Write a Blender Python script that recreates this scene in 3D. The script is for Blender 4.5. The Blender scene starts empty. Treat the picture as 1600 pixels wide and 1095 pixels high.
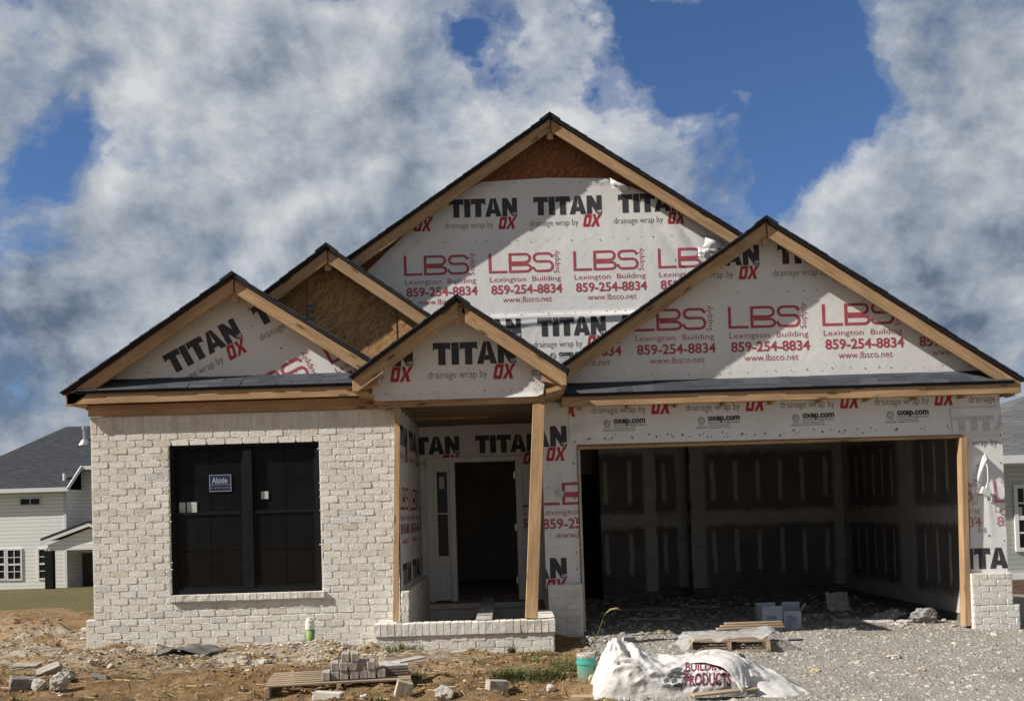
import bpy, math, random
import numpy as np
from mathutils import Vector, Matrix

random.seed(7)
rng = np.random.default_rng(11)
S = bpy.context.scene
COL = S.collection

# ------------------------------------------------------------------ camera
F, PX, PY, PITCH, ROLL, EYE = 1580.0, 800.0, 756.0, math.radians(1.6), 0.030, 1.6
cam = bpy.data.cameras.new('camera')
cam.sensor_width = 36.0
cam.lens = 36.0 * F / 1600.0
cam.shift_y = (PY - 547.5) / 1600.0
cam.clip_end = 2000.0
cam_ob = bpy.data.objects.new('camera', cam)
COL.objects.link(cam_ob)
_c, _s, _cp, _sp = math.cos(ROLL), math.sin(ROLL), math.cos(PITCH), math.sin(PITCH)
def _w(d):
    return Vector((d[0], _cp * d[1] - _sp * d[2], _sp * d[1] + _cp * d[2]))
_r, _u, _f = _w((_c, 0, -_s)), _w((_s, 0, _c)), _w((0, 1, 0))
cam_ob.matrix_world = Matrix(((_r.x, _u.x, -_f.x, 0), (_r.y, _u.y, -_f.y, 0), (_r.z, _u.z, -_f.z, EYE), (0, 0, 0, 1)))
S.camera = cam_ob

# ------------------------------------------------------------------ light
TRAVEL = Vector((1.25, 0.40, -1.0)).normalized()
TO_SUN = -TRAVEL
sun = bpy.data.lights.new('sun', 'SUN')
sun.energy = 4.6
sun.angle = math.radians(0.5)
sun.color = (1.0, 0.945, 0.875)
sun_ob = bpy.data.objects.new('sun', sun)
COL.objects.link(sun_ob)
sun_ob.rotation_euler = TO_SUN.to_track_quat('Z', 'Y').to_euler()
sun_ob.location = (-30, -10, 30)
S.view_settings.view_transform = 'Standard'
S.view_settings.look = 'None'
S.view_settings.exposure = 0.68
S.view_settings.gamma = 1.0

# ------------------------------------------------------------------ node helper
class NT:
    def __init__(self, tree):
        self.t = tree
    def n(self, typ, **kw):
        node = self.t.nodes.new(typ)
        for k, v in kw.items():
            if k.startswith('i_'):
                key = k[2:]
                key = int(key) if key.isdigit() else key.replace('_', ' ')
                self.set(node.inputs[key], v)
            else:
                setattr(node, k, v)
        return node
    def set(self, sock, v):
        if hasattr(v, 'links') or hasattr(v, 'is_linked'):
            self.t.links.new(v, sock)
        else:
            sock.default_value = v
    def math(self, op, a, b=0.0, c=None, clamp=False):
        m = self.t.nodes.new('ShaderNodeMath'); m.operation = op; m.use_clamp = clamp
        self.set(m.inputs[0], a); self.set(m.inputs[1], b)
        if c is not None: self.set(m.inputs[2], c)
        return m.outputs[0]
    def vmath(self, op, a, b=None):
        m = self.t.nodes.new('ShaderNodeVectorMath'); m.operation = op
        self.set(m.inputs[0], a)
        if b is not None: self.set(m.inputs[1], b)
        return m
    def noise(self, vec, scale, detail=4.0, rough=0.55, dist=0.0):
        m = self.t.nodes.new('ShaderNodeTexNoise')
        if vec is not None: self.set(m.inputs['Vector'], vec)
        m.inputs['Scale'].default_value = scale; m.inputs['Detail'].default_value = detail
        m.inputs['Roughness'].default_value = rough; m.inputs['Distortion'].default_value = dist
        return m.outputs['Fac']
    def ramp(self, fac, stops, interp='LINEAR'):
        m = self.t.nodes.new('ShaderNodeValToRGB')
        e = m.color_ramp.elements
        m.color_ramp.interpolation = interp
        while len(e) > 1: e.remove(e[-1])
        for i, (p, c) in enumerate(stops):
            el = e[0] if i == 0 else e.new(p)
            el.position = p
            el.color = (c, c, c, 1) if isinstance(c, (int, float)) else (*c, 1)
        self.set(m.inputs[0], fac)
        return m.outputs[0]
    def mix(self, fac, a, b, mode='MIX'):
        m = self.t.nodes.new('ShaderNodeMix'); m.data_type = 'RGBA'; m.blend_type = mode
        self.set(m.inputs[0], fac)
        for s, v in ((m.inputs[6], a), (m.inputs[7], b)):
            if isinstance(v, (tuple, list)): s.default_value = (*v[:3], 1)
            else: self.set(s, v)
        return m.outputs[2]
    def scale(self, vec, s):
        m = self.t.nodes.new('ShaderNodeMapping')
        self.set(m.inputs[0], vec); m.inputs['Scale'].default_value = s
        return m.outputs[0]

# ------------------------------------------------------------------ sky
world = bpy.data.worlds.new('World')
S.world = world
world.use_nodes = True
wt = world.node_tree
wt.nodes.clear()
W = NT(wt)
SKY = 0.085
sky = W.n('ShaderNodeTexSky', sky_type='NISHITA', sun_disc=False)
sky.sun_elevation = math.asin(TO_SUN.z)
sky.sun_rotation = math.atan2(TO_SUN.x, TO_SUN.y)
sky.air_density = 1.0; sky.dust_density = 0.4; sky.ozone_density = 2.2
tc = W.n('ShaderNodeTexCoord').outputs['Generated']
sep = W.n('ShaderNodeSeparateXYZ'); W.set(sep.inputs[0], tc)
P2 = W.scale(tc, (1.0, 1.0, 1.22))
wn = W.n('ShaderNodeTexNoise'); W.set(wn.inputs['Vector'], tc); wn.inputs['Scale'].default_value = 9.0; wn.inputs['Detail'].default_value = 6.0; wn.inputs['Roughness'].default_value = 0.6
wv = W.vmath('SCALE', W.vmath('SUBTRACT', wn.outputs['Color'], (0.5, 0.5, 0.5)).outputs[0]); wv.inputs['Scale'].default_value = 0.13
tw = W.vmath('NORMALIZE', W.vmath('ADD', tc, wv.outputs[0]).outputs[0]).outputs[0]
def skydir(px, py):
    u = (px - PX) / F; v = -(py - PY) / F
    u, v = _c * u + _s * v, -_s * u + _c * v
    return _w((u, 1, v)).normalized()
def blob(px, py, rad):
    d = skydir(px, py)
    dot = W.vmath('DOT_PRODUCT', tw, tuple(d)).outputs['Value']        # 1 - dot ~ angle^2 / 2
    return W.math('EXPONENT', W.math('MULTIPLY', W.math('SUBTRACT', 1.0, dot), -2.0 / (0.62 * rad / F) ** 2))
n1 = W.noise(P2, 6.2, 13, 0.60, 0.12)
cov = W.math('MULTIPLY_ADD', W.math('MAXIMUM', W.math('MULTIPLY', sep.outputs[1], -1.0), 0.0), -0.04, W.math('ADD', n1, 0.10))
for px, py, r, w in ((1160, 70, 230, -.25), (1280, 180, 150, -.25), (1050, 140, 130, -.12), (1225, 300, 80, -.20), (985, 40, 110, -.18), (1330, 40, 110, -.16), (1110, 250, 60, -.1),
                     (35, 290, 110, -.24), (110, 190, 90, -.12), (210, 245, 90, -.13), (50, 40, 70, -.12), (735, 75, 70, -.20), (540, -5, 90, -.20), (10, 410, 60, -.14), (930, 170, 50, -.1),
                     (500, 330, 330, .12), (350, 120, 240, .08), (1520, 330, 240, .18), (1160, 290, 110, .06), (1540, 60, 130, .10), (850, 200, 120, .08), (150, 500, 260, .14)):
    cov = W.math('MULTIPLY_ADD', blob(px, py, r), w, cov)
mask = W.ramp(cov, [(0.41, 0.0), (0.47, 0.30), (0.54, 0.78), (0.64, 1.0)], 'EASE')
off = W.vmath('ADD', P2, (-0.022, -0.006, 0.020)).outputs[0]
n2 = W.noise(off, 6.2, 13, 0.60, 0.12)
lit = W.math('MULTIPLY_ADD', W.math('SUBTRACT', n1, n2), 2.7, 0.46)
big = W.noise(P2, 3.0, 6, 0.55, 0.2)
tone = W.math('ADD', W.math('MULTIPLY_ADD', W.math('SUBTRACT', big, 0.5), 1.7, lit), W.math('MULTIPLY_ADD', cov, -0.60, 0.53))
for px, py, r, w in ((60, 520, 300, -.40), (-20, 680, 260, -.40), (470, 75, 120, -.22), (1510, 500, 200, -.34), (1390, 420, 140, -.08), (660, 370, 120, .12), (1500, 230, 140, .1), (330, 180, 130, .12)):
    tone = W.math('MULTIPLY_ADD', blob(px, py, r), w, tone)
K = 1.0 / SKY
cc = W.ramp(tone, [(0.12, (0.075, 0.10, 0.145)), (0.38, (0.165, 0.195, 0.24)), (0.60, (0.245, 0.27, 0.305)), (1.0, (0.41, 0.42, 0.43))])
back = W.ramp(W.math('MULTIPLY_ADD', sep.outputs[1], -1.0, 0.0), [(0.05, 0.0), (0.35, 1.0)])
cc = W.mix(back, cc, W.mix(1.0, cc, (0.60, 0.555, 0.50), 'MULTIPLY'))     # unseen rear clouds dimmed and warmed to neutralise the fill light
ccs = W.vmath('SCALE', cc); ccs.inputs['Scale'].default_value = K
skc = W.mix(1.0, sky.outputs[0], (0.40, 0.52, 0.71), 'MULTIPLY')
outc = W.mix(mask, skc, ccs.outputs[0])
bg = W.n('ShaderNodeBackground'); bg.inputs['Strength'].default_value = SKY
W.set(bg.inputs['Color'], outc)
wo = W.n('ShaderNodeOutputWorld'); W.set(wo.inputs[0], bg.outputs[0])

# ------------------------------------------------------------------ measuring help (photo pixel + real distance -> point)
def ray(px, py):
    u = (px - PX) / F; v = -(py - PY) / F
    return _w((_c * u + _s * v, 1, -_s * u + _c * v))
def at(px, py, Y):
    r = ray(px, py); t = Y / r.y
    return (r.x * t, EYE + r.z * t)

# ------------------------------------------------------------------ materials
def mat(name, rough=0.8, spec=0.3):
    m = bpy.data.materials.new(name); m.use_nodes = True
    t = NT(m.node_tree); b = m.node_tree.nodes['Principled BSDF']
    b.inputs['Roughness'].default_value = rough
    b.inputs['Specular IOR Level'].default_value = spec
    return m, t, b
def bump(t, b, h, strength=0.4, dist=0.01):
    n = t.n('ShaderNodeBump'); n.inputs['Strength'].default_value = strength; n.inputs['Distance'].default_value = dist
    t.set(n.inputs['Height'], h); t.set(b.inputs['Normal'], n.outputs[0])
def obj_co(t): return t.n('ShaderNodeTexCoord').outputs['Object']
def uv_co(t): return t.n('ShaderNodeTexCoord').outputs['UV']
def island(t): return t.n('ShaderNodeNewGeometry').outputs['Random Per Island']
def plain(name, col, rough=0.7, spec=0.3, var=0.12, sc=6.0, bmp=0.0):
    m, t, b = mat(name, rough, spec)
    n = t.noise(obj_co(t), sc, 6, 0.65)
    k = [(0.25, tuple(c * (1 - var) for c in col)), (0.75, tuple(min(1, c * (1 + var)) for c in col))]
    t.set(b.inputs['Base Color'], t.ramp(n, k))
    if bmp: bump(t, b, t.noise(obj_co(t), sc * 6, 5, 0.7), bmp, 0.01)
    return m

def wood_mat(name, a, bcol, dark, knots=True):
    m, t, b = mat(name, 0.75, 0.25)
    uv = uv_co(t)
    isl = island(t)
    o = t.n('ShaderNodeCombineXYZ'); t.set(o.inputs[0], t.math('MULTIPLY', isl, 37.0)); t.set(o.inputs[1], t.math('MULTIPLY', isl, 11.0))
    co = t.vmath('ADD', uv, o.outputs[0]).outputs[0]
    g = t.noise(t.scale(co, (1.4, 26.0, 1.0)), 1.6, 6, 0.62, 0.6)
    col = t.ramp(g, [(0.28, dark), (0.46, a), (0.68, bcol)])
    blot = t.noise(t.scale(co, (1.2, 5.0, 1.0)), 1.3, 4, 0.6)
    col = t.mix(t.ramp(blot, [(0.36, 0.0), (0.70, 0.75)]), col, tuple(x * 0.60 for x in a))
    if knots:
        v = t.n('ShaderNodeTexVoronoi'); t.set(v.inputs['Vector'], t.scale(co, (2.1, 9.0, 1.0))); v.inputs['Scale'].default_value = 1.0
        col = t.mix(t.ramp(v.outputs['Distance'], [(0.10, 0.85), (0.19, 0.0)]), col, tuple(x * 0.35 for x in dark))
    hs = t.n('ShaderNodeHueSaturation')
    t.set(hs.inputs['Value'], t.math('MULTIPLY_ADD', t.math('FRACT', t.math('MULTIPLY', isl, 91.7)), 0.32, 0.84)); t.set(hs.inputs['Color'], col)
    t.set(b.inputs['Base Color'], hs.outputs[0])
    bump(t, b, g, 0.25, 0.004)
    return m
LUMBER = wood_mat('pine_lumber', (0.43, 0.275, 0.145), (0.53, 0.36, 0.20), (0.26, 0.145, 0.07))
OLDWOOD = wood_mat('weathered_wood', (0.36, 0.27, 0.18), (0.46, 0.36, 0.26), (0.17, 0.12, 0.08))
DARKWOOD = wood_mat('dark_wood', (0.16, 0.125, 0.10), (0.24, 0.19, 0.15), (0.07, 0.055, 0.045))  # darker, browner tones than the other woods
PALEBOARD = wood_mat('pale_board', (0.42, 0.40, 0.37), (0.52, 0.50, 0.46), (0.28, 0.26, 0.23), False)

def osb_mat(name='osb', tint=(1, 1, 1)):
    m, t, b = mat(name, 0.8, 0.2)
    co = obj_co(t)
    vals = []
    for k, (ang, sx, sz) in enumerate(((0.35, 12, 62), (1.25, 14, 58), (-0.55, 12, 64), (2.3, 15, 60))):
        v = t.n('ShaderNodeTexVoronoi'); v.inputs['Scale'].default_value = 1.0
        mp = t.n('ShaderNodeMapping', vector_type='TEXTURE'); mp.inputs['Scale'].default_value = (1 / sx, 1, 1 / sz); mp.inputs['Rotation'].default_value = (0, ang, 0); mp.inputs['Location'].default_value = (k * 3.1, 0, k * 1.7)
        t.set(mp.inputs[0], co); t.set(v.inputs['Vector'], mp.outputs[0])
        s2 = t.n('ShaderNodeSeparateColor'); t.set(s2.inputs[0], v.outputs['Color']); vals.append((s2.outputs[0], s2.outputs[1]))
    f = vals[0][0]
    for val, pick in vals[1:]:
        f = t.mix(t.ramp(pick, [(0.48, 0.0), (0.52, 1.0)]), f, val)
    c = t.ramp(f, [(0.05, (0.26, 0.135, 0.055)), (0.5, (0.38, 0.215, 0.092)), (0.95, (0.50, 0.32, 0.15))])
    c = t.mix(t.ramp(t.noise(co, 1.1, 4), [(0.4, 0.0), (0.7, 0.35)]), c, (0.22, 0.13, 0.065))
    c = t.mix(1.0, c, tint, 'MULTIPLY')
    t.set(b.inputs['Base Color'], c)
    bump(t, b, f, 0.25, 0.003)
    return m
OSB = osb_mat()
OSBRED = osb_mat('dark_red_osb', (0.52, 0.38, 0.40))  # OSB colours multiplied by a darker, redder tint

def brick_mats():
    m, t, b = mat('whitewashed_brick', 0.9, 0.15)
    isl = island(t); co = obj_co(t)
    base = t.ramp(isl, [(0.0, (0.627, 0.604, 0.551)), (0.30, (0.693, 0.678, 0.626)), (0.60, (0.616, 0.598, 0.551)), (0.80, (0.660, 0.632, 0.580)), (0.90, (0.572, 0.512, 0.418)), (0.95, (0.517, 0.506, 0.476)), (1.0, (0.671, 0.661, 0.621))])
    spots = t.noise(co, 26.0, 5, 0.72, 0.4)
    base = t.mix(t.ramp(spots, [(0.54, 0.0), (0.70, 0.75)]), base, (0.31, 0.265, 0.22))
    tan_ = t.noise(co, 2.6, 4, 0.6, 0.3)
    base = t.mix(t.ramp(tan_, [(0.50, 0.0), (0.75, 0.35)]), base, (0.50, 0.42, 0.33))
    wash = t.noise(co, 9.0, 5, 0.7, 0.3)
    base = t.mix(t.ramp(wash, [(0.48, 0.0), (0.70, 0.7)]), base, (0.74, 0.72, 0.67))
    pit = t.noise(co, 60.0, 3, 0.6)
    base = t.mix(t.ramp(pit, [(0.70, 0.0), (0.76, 0.8)]), base, (0.16, 0.14, 0.13))
    t.set(b.inputs['Base Color'], base)
    bump(t, b, t.noise(co, 30.0, 7, 0.75), 0.8, 0.010)
    m2, t2, b2 = mat('white_mortar', 0.95, 0.1)
    c2 = obj_co(t2)
    t2.set(b2.inputs['Base Color'], t2.ramp(t2.noise(c2, 14.0, 6, 0.7), [(0.3, (0.58, 0.555, 0.50)), (0.7, (0.74, 0.715, 0.66))]))
    bump(t2, b2, t2.noise(c2, 50.0, 6, 0.7), 0.6, 0.008)
    return [m, m2]
BRICK = brick_mats()

def wrap_mat():
    m, t, b = mat('house_wrap_film', 0.62, 0.3)
    co = obj_co(t)
    n = t.noise(co, 1.4, 5, 0.6)
    c = t.ramp(n, [(0.3, (0.60, 0.592, 0.575)), (0.7, (0.69, 0.682, 0.665))])
    dirt = t.noise(t.scale(co, (1.0, 1.0, 0.35)), 5.0, 6, 0.7, 0.5)
    c = t.mix(t.ramp(dirt, [(0.55, 0.0), (0.80, 0.35)]), c, (0.46, 0.43, 0.39))
    t.set(b.inputs['Base Color'], c)
    h = t.math('ADD', t.noise(co, 5.0, 4, 0.5, 1.2), t.math('MULTIPLY', t.noise(co, 22.0, 4, 0.6, 0.8), 0.22))
    bump(t, b, h, 0.13, 0.03)
    return m
WRAP = wrap_mat()
INK = plain('black_print', (0.042, 0.042, 0.048), 0.6, 0.3, 0.35, 9)
RED = plain('red_print', (0.36, 0.065, 0.085), 0.6, 0.3, 0.22, 9)
OXRED = plain('bright_red_print', (0.36, 0.030, 0.040), 0.6, 0.3, 0.2, 9)
GREYINK = plain('grey_print', (0.13, 0.13, 0.135), 0.6, 0.3, 0.2, 9)
WHITEINK = plain('white_print', (0.66, 0.65, 0.63), 0.6, 0.3)
GHOST = plain('faint_print', (0.46, 0.46, 0.47), 0.6, 0.3)
NAIL = plain('nail_cap', (0.10, 0.10, 0.11), 0.5, 0.4)
FADED = plain('faded_red_print', (0.46, 0.22, 0.235), 0.6, 0.3, 0.2, 9)
WRAPM = [WRAP, INK, RED, OXRED, GREYINK, WHITEINK, GHOST, NAIL, FADED]

def shingle_mat(name, a, bcol, obj_pattern=False):
    m, t, b = mat(name, 0.95, 0.15)
    co = obj_co(t)
    c = t.ramp(island(t), [(0.0, a), (0.5, tuple((x + y) / 2 for x, y in zip(a, bcol))), (1.0, bcol)])
    if obj_pattern:
        br = t.n('ShaderNodeTexBrick'); t.set(br.inputs['Vector'], uv_co(t))
        br.inputs['Scale'].default_value = 1.0; br.inputs['Brick Width'].default_value = 0.33; br.inputs['Row Height'].default_value = 0.15
        br.inputs['Mortar Size'].default_value = 0.012
        br.inputs['Color1'].default_value = (*a, 1); br.inputs['Color2'].default_value = (*bcol, 1); br.inputs['Mortar'].default_value = tuple(x * .4 for x in a) + (1,)
        c = br.outputs[0]
    c = t.mix(t.ramp(t.noise(co, 120.0, 3, 0.7), [(0.35, 0.0), (0.7, 0.5)]), c, tuple(x * 1.7 for x in bcol))
    t.set(b.inputs['Base Color'], c)
    bump(t, b, t.noise(co, 150.0, 3, 0.7), 0.5, 0.004)
    return m
SHINGLE = shingle_mat('asphalt_shingle', (0.022, 0.025, 0.030), (0.055, 0.060, 0.070))
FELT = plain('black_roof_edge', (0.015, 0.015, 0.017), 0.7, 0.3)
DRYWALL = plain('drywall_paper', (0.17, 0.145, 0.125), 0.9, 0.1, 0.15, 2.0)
def taped_drywall(axis, x0, pitch, bands, low=0.0):
    m, t, b = mat('taped_drywall', 0.9, 0.1)
    co = obj_co(t); sp = t.n('ShaderNodeSeparateXYZ'); t.set(sp.inputs[0], co)
    wob = t.math('MULTIPLY', t.math('SUBTRACT', t.noise(co, 3.5, 5, 0.65), 0.5), 0.16)
    wob2 = t.math('MULTIPLY', t.math('SUBTRACT', t.noise(t.scale(co, (1.3, 1.3, .8)), 4.7, 5, 0.65), 0.5), 0.22)
    x = t.math('ADD', sp.outputs[0 if axis == 'X' else 1], t.math('MULTIPLY', wob, 0.6)); z = t.math('ADD', sp.outputs[2], wob2)
    near = lambda v, c, a, w: t.ramp(t.math('ABSOLUTE', t.math('SUBTRACT', v, c)), [(a, 1.0), (w, 0.0)], 'EASE')
    fr = t.math('MULTIPLY', t.math('ABSOLUTE', t.math('SUBTRACT', t.math('FRACT', t.math('DIVIDE', t.math('SUBTRACT', x, x0 - pitch / 2), pitch)), 0.5)), pitch)
    st = t.math('MULTIPLY', t.ramp(fr, [(0.022, 1.0), (0.055, 0.0)], 'EASE'), t.math('MAXIMUM', near(z, 0.78, 0.30, 0.42), near(z, 2.06, 0.30, 0.42)))
    f = t.math('MAXIMUM', st, t.math('MAXIMUM', near(z, 1.385, 0.07, 0.19), near(z, 2.72, 0.06, 0.20)))
    for c, w in bands: f = t.math('MAXIMUM', f, near(x, c, w * .6, w * 1.3))
    if low: f = t.math('MAXIMUM', f, near(z, 0.0, low * .7, low * 1.2))
    f = t.math('MULTIPLY', f, t.ramp(t.noise(co, 5.0, 6, 0.7), [(0.25, 0.55), (0.65, 1.0)]))
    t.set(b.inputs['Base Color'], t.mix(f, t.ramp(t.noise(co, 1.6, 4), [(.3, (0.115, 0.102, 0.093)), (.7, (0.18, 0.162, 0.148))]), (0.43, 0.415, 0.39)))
    return m
MUD = plain('joint_compound', (0.46, 0.43, 0.39), 0.9, 0.1, 0.12, 4.0)
BLOCK = plain('concrete_block', (0.14, 0.135, 0.13), 0.95, 0.1, 0.25, 8.0, 0.4)
CONCRETE = plain('broken_concrete', (0.40, 0.37, 0.33), 0.95, 0.1, 0.3, 9.0, 0.8)
BLACKFRAME = plain('black_window_frame', (0.009, 0.009, 0.010), 0.55, 0.12, 0.1)
WHITEPAINT = plain('white_trim', (0.62, 0.62, 0.62), 0.5, 0.4, 0.05)
DOORWHITE = plain('primed_door', (0.68, 0.67, 0.64), 0.6, 0.3, 0.06)
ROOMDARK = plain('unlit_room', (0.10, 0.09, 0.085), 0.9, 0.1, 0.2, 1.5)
METAL = plain('galvanised_metal', (0.45, 0.46, 0.47), 0.35, 0.6, 0.15); METAL.node_tree.nodes['Principled BSDF'].inputs['Metallic'].default_value = 0.8
def glass_mat(name, col=(0.0055, 0.0057, 0.006), spec=0.14, dust=True):
    m, t, b = mat(name, 0.08, spec)
    co = obj_co(t)
    c = t.ramp(t.noise(co, 2.0, 5, 0.7, 1.0), [(0.35, col), (0.75, tuple(x * 1.9 for x in col))])
    if dust:
        s = t.noise(t.scale(co, (9.0, 1.0, 2.2)), 2.6, 5, 0.7, 0.9)
        c = t.mix(t.ramp(s, [(0.73, 0.0), (0.80, 0.30)]), c, (0.30, 0.30, 0.29))
    t.set(b.inputs['Base Color'], c)
    return m
GLASS = glass_mat('dusty_dark_glass')
NGLASS = glass_mat('house_glass', (0.012, 0.013, 0.014), 0.22, False)
PAPER = plain('pale_sticker', (0.42, 0.48, 0.45), 0.6, 0.3, 0.05)
BLUE = plain('navy_sticker', (0.010, 0.018, 0.055), 0.5, 0.3, 0.1)
STICKTEXT = plain('sticker_lettering', (0.34, 0.37, 0.42), 0.5, 0.3, 0.05)

# ------------------------------------------------------------------ mesh builder
class MB:
    def __init__(s): s.v, s.f, s.m, s.uv = [], [], [], []
    def poly(s, pts, mat=0, uvs=None):
        i = len(s.v); s.v += [tuple(p) for p in pts]
        s.f.append(tuple(range(i, i + len(pts)))); s.m.append(mat)
        s.uv.append(uvs or [(p[0] + p[1] * .37, p[2]) for p in pts])
    def hexa(s, P, mat=0, L=None):
        # P: 8 corners, index bits x=1,y=2,z=4 ; uv runs along the longest edge; faces share vertices (one island)
        P = [Vector(p) for p in P]
        d = [(P[1] - P[0]).length, (P[2] - P[0]).length, (P[4] - P[0]).length]
        la = d.index(max(d)) if L is None else L
        i = len(s.v); s.v += [tuple(p) for p in P]
        for q in ((0, 4, 6, 2), (1, 3, 7, 5), (0, 1, 5, 4), (2, 6, 7, 3), (0, 2, 3, 1), (4, 5, 7, 6)):
            s.f.append(tuple(i + k for k in q)); s.m.append(mat)
            uvs = []
            for k in q:
                b = ((k & 1) * d[0], ((k >> 1) & 1) * d[1], ((k >> 2) & 1) * d[2])
                o = [b[a] for a in range(3) if a != la]
                uvs.append((b[la], o[0] + o[1] * 0.97))
            s.uv.append(uvs)
    def box(s, x0, x1, y0, y1, z0, z1, mat=0):
        s.hexa([(x1 if k & 1 else x0, y1 if k & 2 else y0, z1 if k & 4 else z0) for k in range(8)], mat)
    def obox(s, c, R, size, mat=0):
        c = Vector(c); h = [x / 2 for x in size]
        s.hexa([c + R @ Vector(((1 if k & 1 else -1) * h[0], (1 if k & 2 else -1) * h[1], (1 if k & 4 else -1) * h[2])) for k in range(8)], mat)
    def board(s, p0, p1, w, t, wdir, mat=0):
        p0, p1 = Vector(p0), Vector(p1); L = (p1 - p0).normalized()
        n = L.cross(Vector(wdir)).normalized(); wd = n.cross(L).normalized()
        s.hexa([(p1 if k & 1 else p0) + wd * (w / 2 if k & 2 else -w / 2) + n * (t / 2 if k & 4 else -t / 2) for k in range(8)], mat, 0)
    def prism(s, xz, y0, y1, mat=0, udir=(1, 0)):
        n = len(xz); i = len(s.v)
        s.v += [(x, y0, z) for x, z in xz] + [(x, y1, z) for x, z in xz]
        uvf = lambda x, z: (x * udir[0] + z * udir[1], -x * udir[1] + z * udir[0])
        s.f.append(tuple(range(i, i + n))); s.uv.append([uvf(*p) for p in xz]); s.m.append(mat)
        s.f.append(tuple(range(i + 2 * n - 1, i + n - 1, -1))); s.uv.append([uvf(*p) for p in xz[::-1]]); s.m.append(mat)
        for k in range(n):
            j = (k + 1) % n
            s.f.append((i + k, i + n + k, i + n + j, i + j)); s.m.append(mat)
            a, b = uvf(*xz[k]), uvf(*xz[j]); w = y1 - y0
            s.uv.append([a, (a[0], a[1] + w), (b[0], b[1] + w), b])
    def tube(s, pts, r, n=8, mat=0, cap=True):
        pts = [Vector(p) for p in pts]; r = r if isinstance(r, (list, tuple)) else [r] * len(pts)
        i = len(s.v)
        for k, p in enumerate(pts):
            d = (pts[min(k + 1, len(pts) - 1)] - pts[max(k - 1, 0)]).normalized()
            a = d.orthogonal().normalized() if abs(d.z) > .9 else d.cross(Vector((0, 0, 1))).normalized()
            b = d.cross(a)
            s.v += [tuple(p + (a * math.cos(q) + b * math.sin(q)) * r[k]) for q in [2 * math.pi * j / n for j in range(n)]]
        for k in range(len(pts) - 1):
            for j in range(n):
                j2 = (j + 1) % n
                s.f.append((i + k * n + j, i + k * n + j2, i + (k + 1) * n + j2, i + (k + 1) * n + j)); s.m.append(mat)
                s.uv.append([(k * .1, j * .02), (k * .1, j2 * .02), (k * .1 + .1, j2 * .02), (k * .1 + .1, j * .02)])
        if cap:
            for base, rev in ((i, True), (i + (len(pts) - 1) * n, False)):
                q = list(range(base, base + n)); q = q[::-1] if rev else q
                s.f.append(tuple(q)); s.m.append(mat); s.uv.append([(0, 0)] * n)
    def build(s, name, mats, parent=None, loc=None, smooth=False, bevel=0.0):
        me = bpy.data.meshes.new(name)
        me.from_pydata(s.v, [], s.f)
        for m in (mats if isinstance(mats, list) else [mats]): me.materials.append(m)
        me.polygons.foreach_set('material_index', s.m)
        u = me.uv_layers.new(name='UVMap')
        u.data.foreach_set('uv', [c for f in s.uv for p in f for c in p])
        if smooth: me.polygons.foreach_set('use_smooth', [True] * len(s.f))
        me.update()
        return link(name, me, parent, loc, bevel)
ORG = {}
def link(name, me, parent=None, loc=None, bevel=0.0):
    o = bpy.data.objects.new(name, me); COL.objects.link(o)
    if parent is not None:
        o.parent = parent; base = ORG[parent]
        o.location = (Vector(loc) if loc else Vector((0, 0, 0))) - base
    elif loc: o.location = loc
    ORG[o] = Vector(loc) if loc else Vector((0, 0, 0))
    if bevel:
        b = o.modifiers.new('bevel', 'BEVEL'); b.width = bevel; b.segments = 1; b.limit_method = 'ANGLE'
    return o
def thing(name, label, cat, loc=(0, 0, 0), group=None):
    o = bpy.data.objects.new(name, None); COL.objects.link(o); o.location = loc; o.empty_display_size = 0.2
    ORG[o] = Vector(loc)
    return tag(o, label, cat, group)
def tag(o, label, cat, group=None, kind=None):
    o['label'] = label; o['category'] = cat
    if group: o['group'] = group
    if kind: o['kind'] = kind
    return o
def struct(o): o['kind'] = 'structure'; return o
def npmesh(name, V, Fc, mats, mi=None, smooth=False):
    me = bpy.data.meshes.new(name)
    V = np.asarray(V, dtype=np.float32); Fc = np.asarray(Fc, dtype=np.int32)
    n, k = Fc.shape
    me.vertices.add(len(V)); me.vertices.foreach_set('co', V.ravel())
    me.loops.add(n * k); me.loops.foreach_set('vertex_index', Fc.ravel())
    me.polygons.add(n); me.polygons.foreach_set('loop_start', np.arange(0, n * k, k, dtype=np.int32)); me.polygons.foreach_set('loop_total', np.full(n, k, dtype=np.int32))
    for m in (mats if isinstance(mats, list) else [mats]): me.materials.append(m)
    if mi is not None: me.polygons.foreach_set('material_index', np.asarray(mi, dtype=np.int32))
    me.polygons.foreach_set('use_smooth', np.full(n, smooth, dtype=bool))
    me.update(calc_edges=True); me.validate()
    return me

def _hash(ix, iy, seed):
    h = (ix.astype(np.int64) * 374761393 + iy.astype(np.int64) * 668265263 + seed * 1442695041) & 0xffffffff
    h = ((h ^ (h >> 13)) * 1274126177) & 0xffffffff
    return ((h ^ (h >> 16)) & 0xffff) / 65535.0
def vnoise(x, y, seed=0):
    x = np.asarray(x, float); y = np.asarray(y, float)
    ix, iy = np.floor(x), np.floor(y); fx, fy = x - ix, y - iy
    fx = fx * fx * (3 - 2 * fx); fy = fy * fy * (3 - 2 * fy)
    a, b, c, d = _hash(ix, iy, seed), _hash(ix + 1, iy, seed), _hash(ix, iy + 1, seed), _hash(ix + 1, iy + 1, seed)
    return (a * (1 - fx) + b * fx) * (1 - fy) + (c * (1 - fx) + d * fx) * fy - 0.5
def fbm(x, y, octv=4, seed=0, gain=0.5):
    s, a, f = 0, 1.0, 1.0
    for k in range(octv):
        s = s + a * vnoise(x * f + 17.3 * k, y * f - 9.1 * k, seed + k); a *= gain; f *= 2.03
    return s
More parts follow.
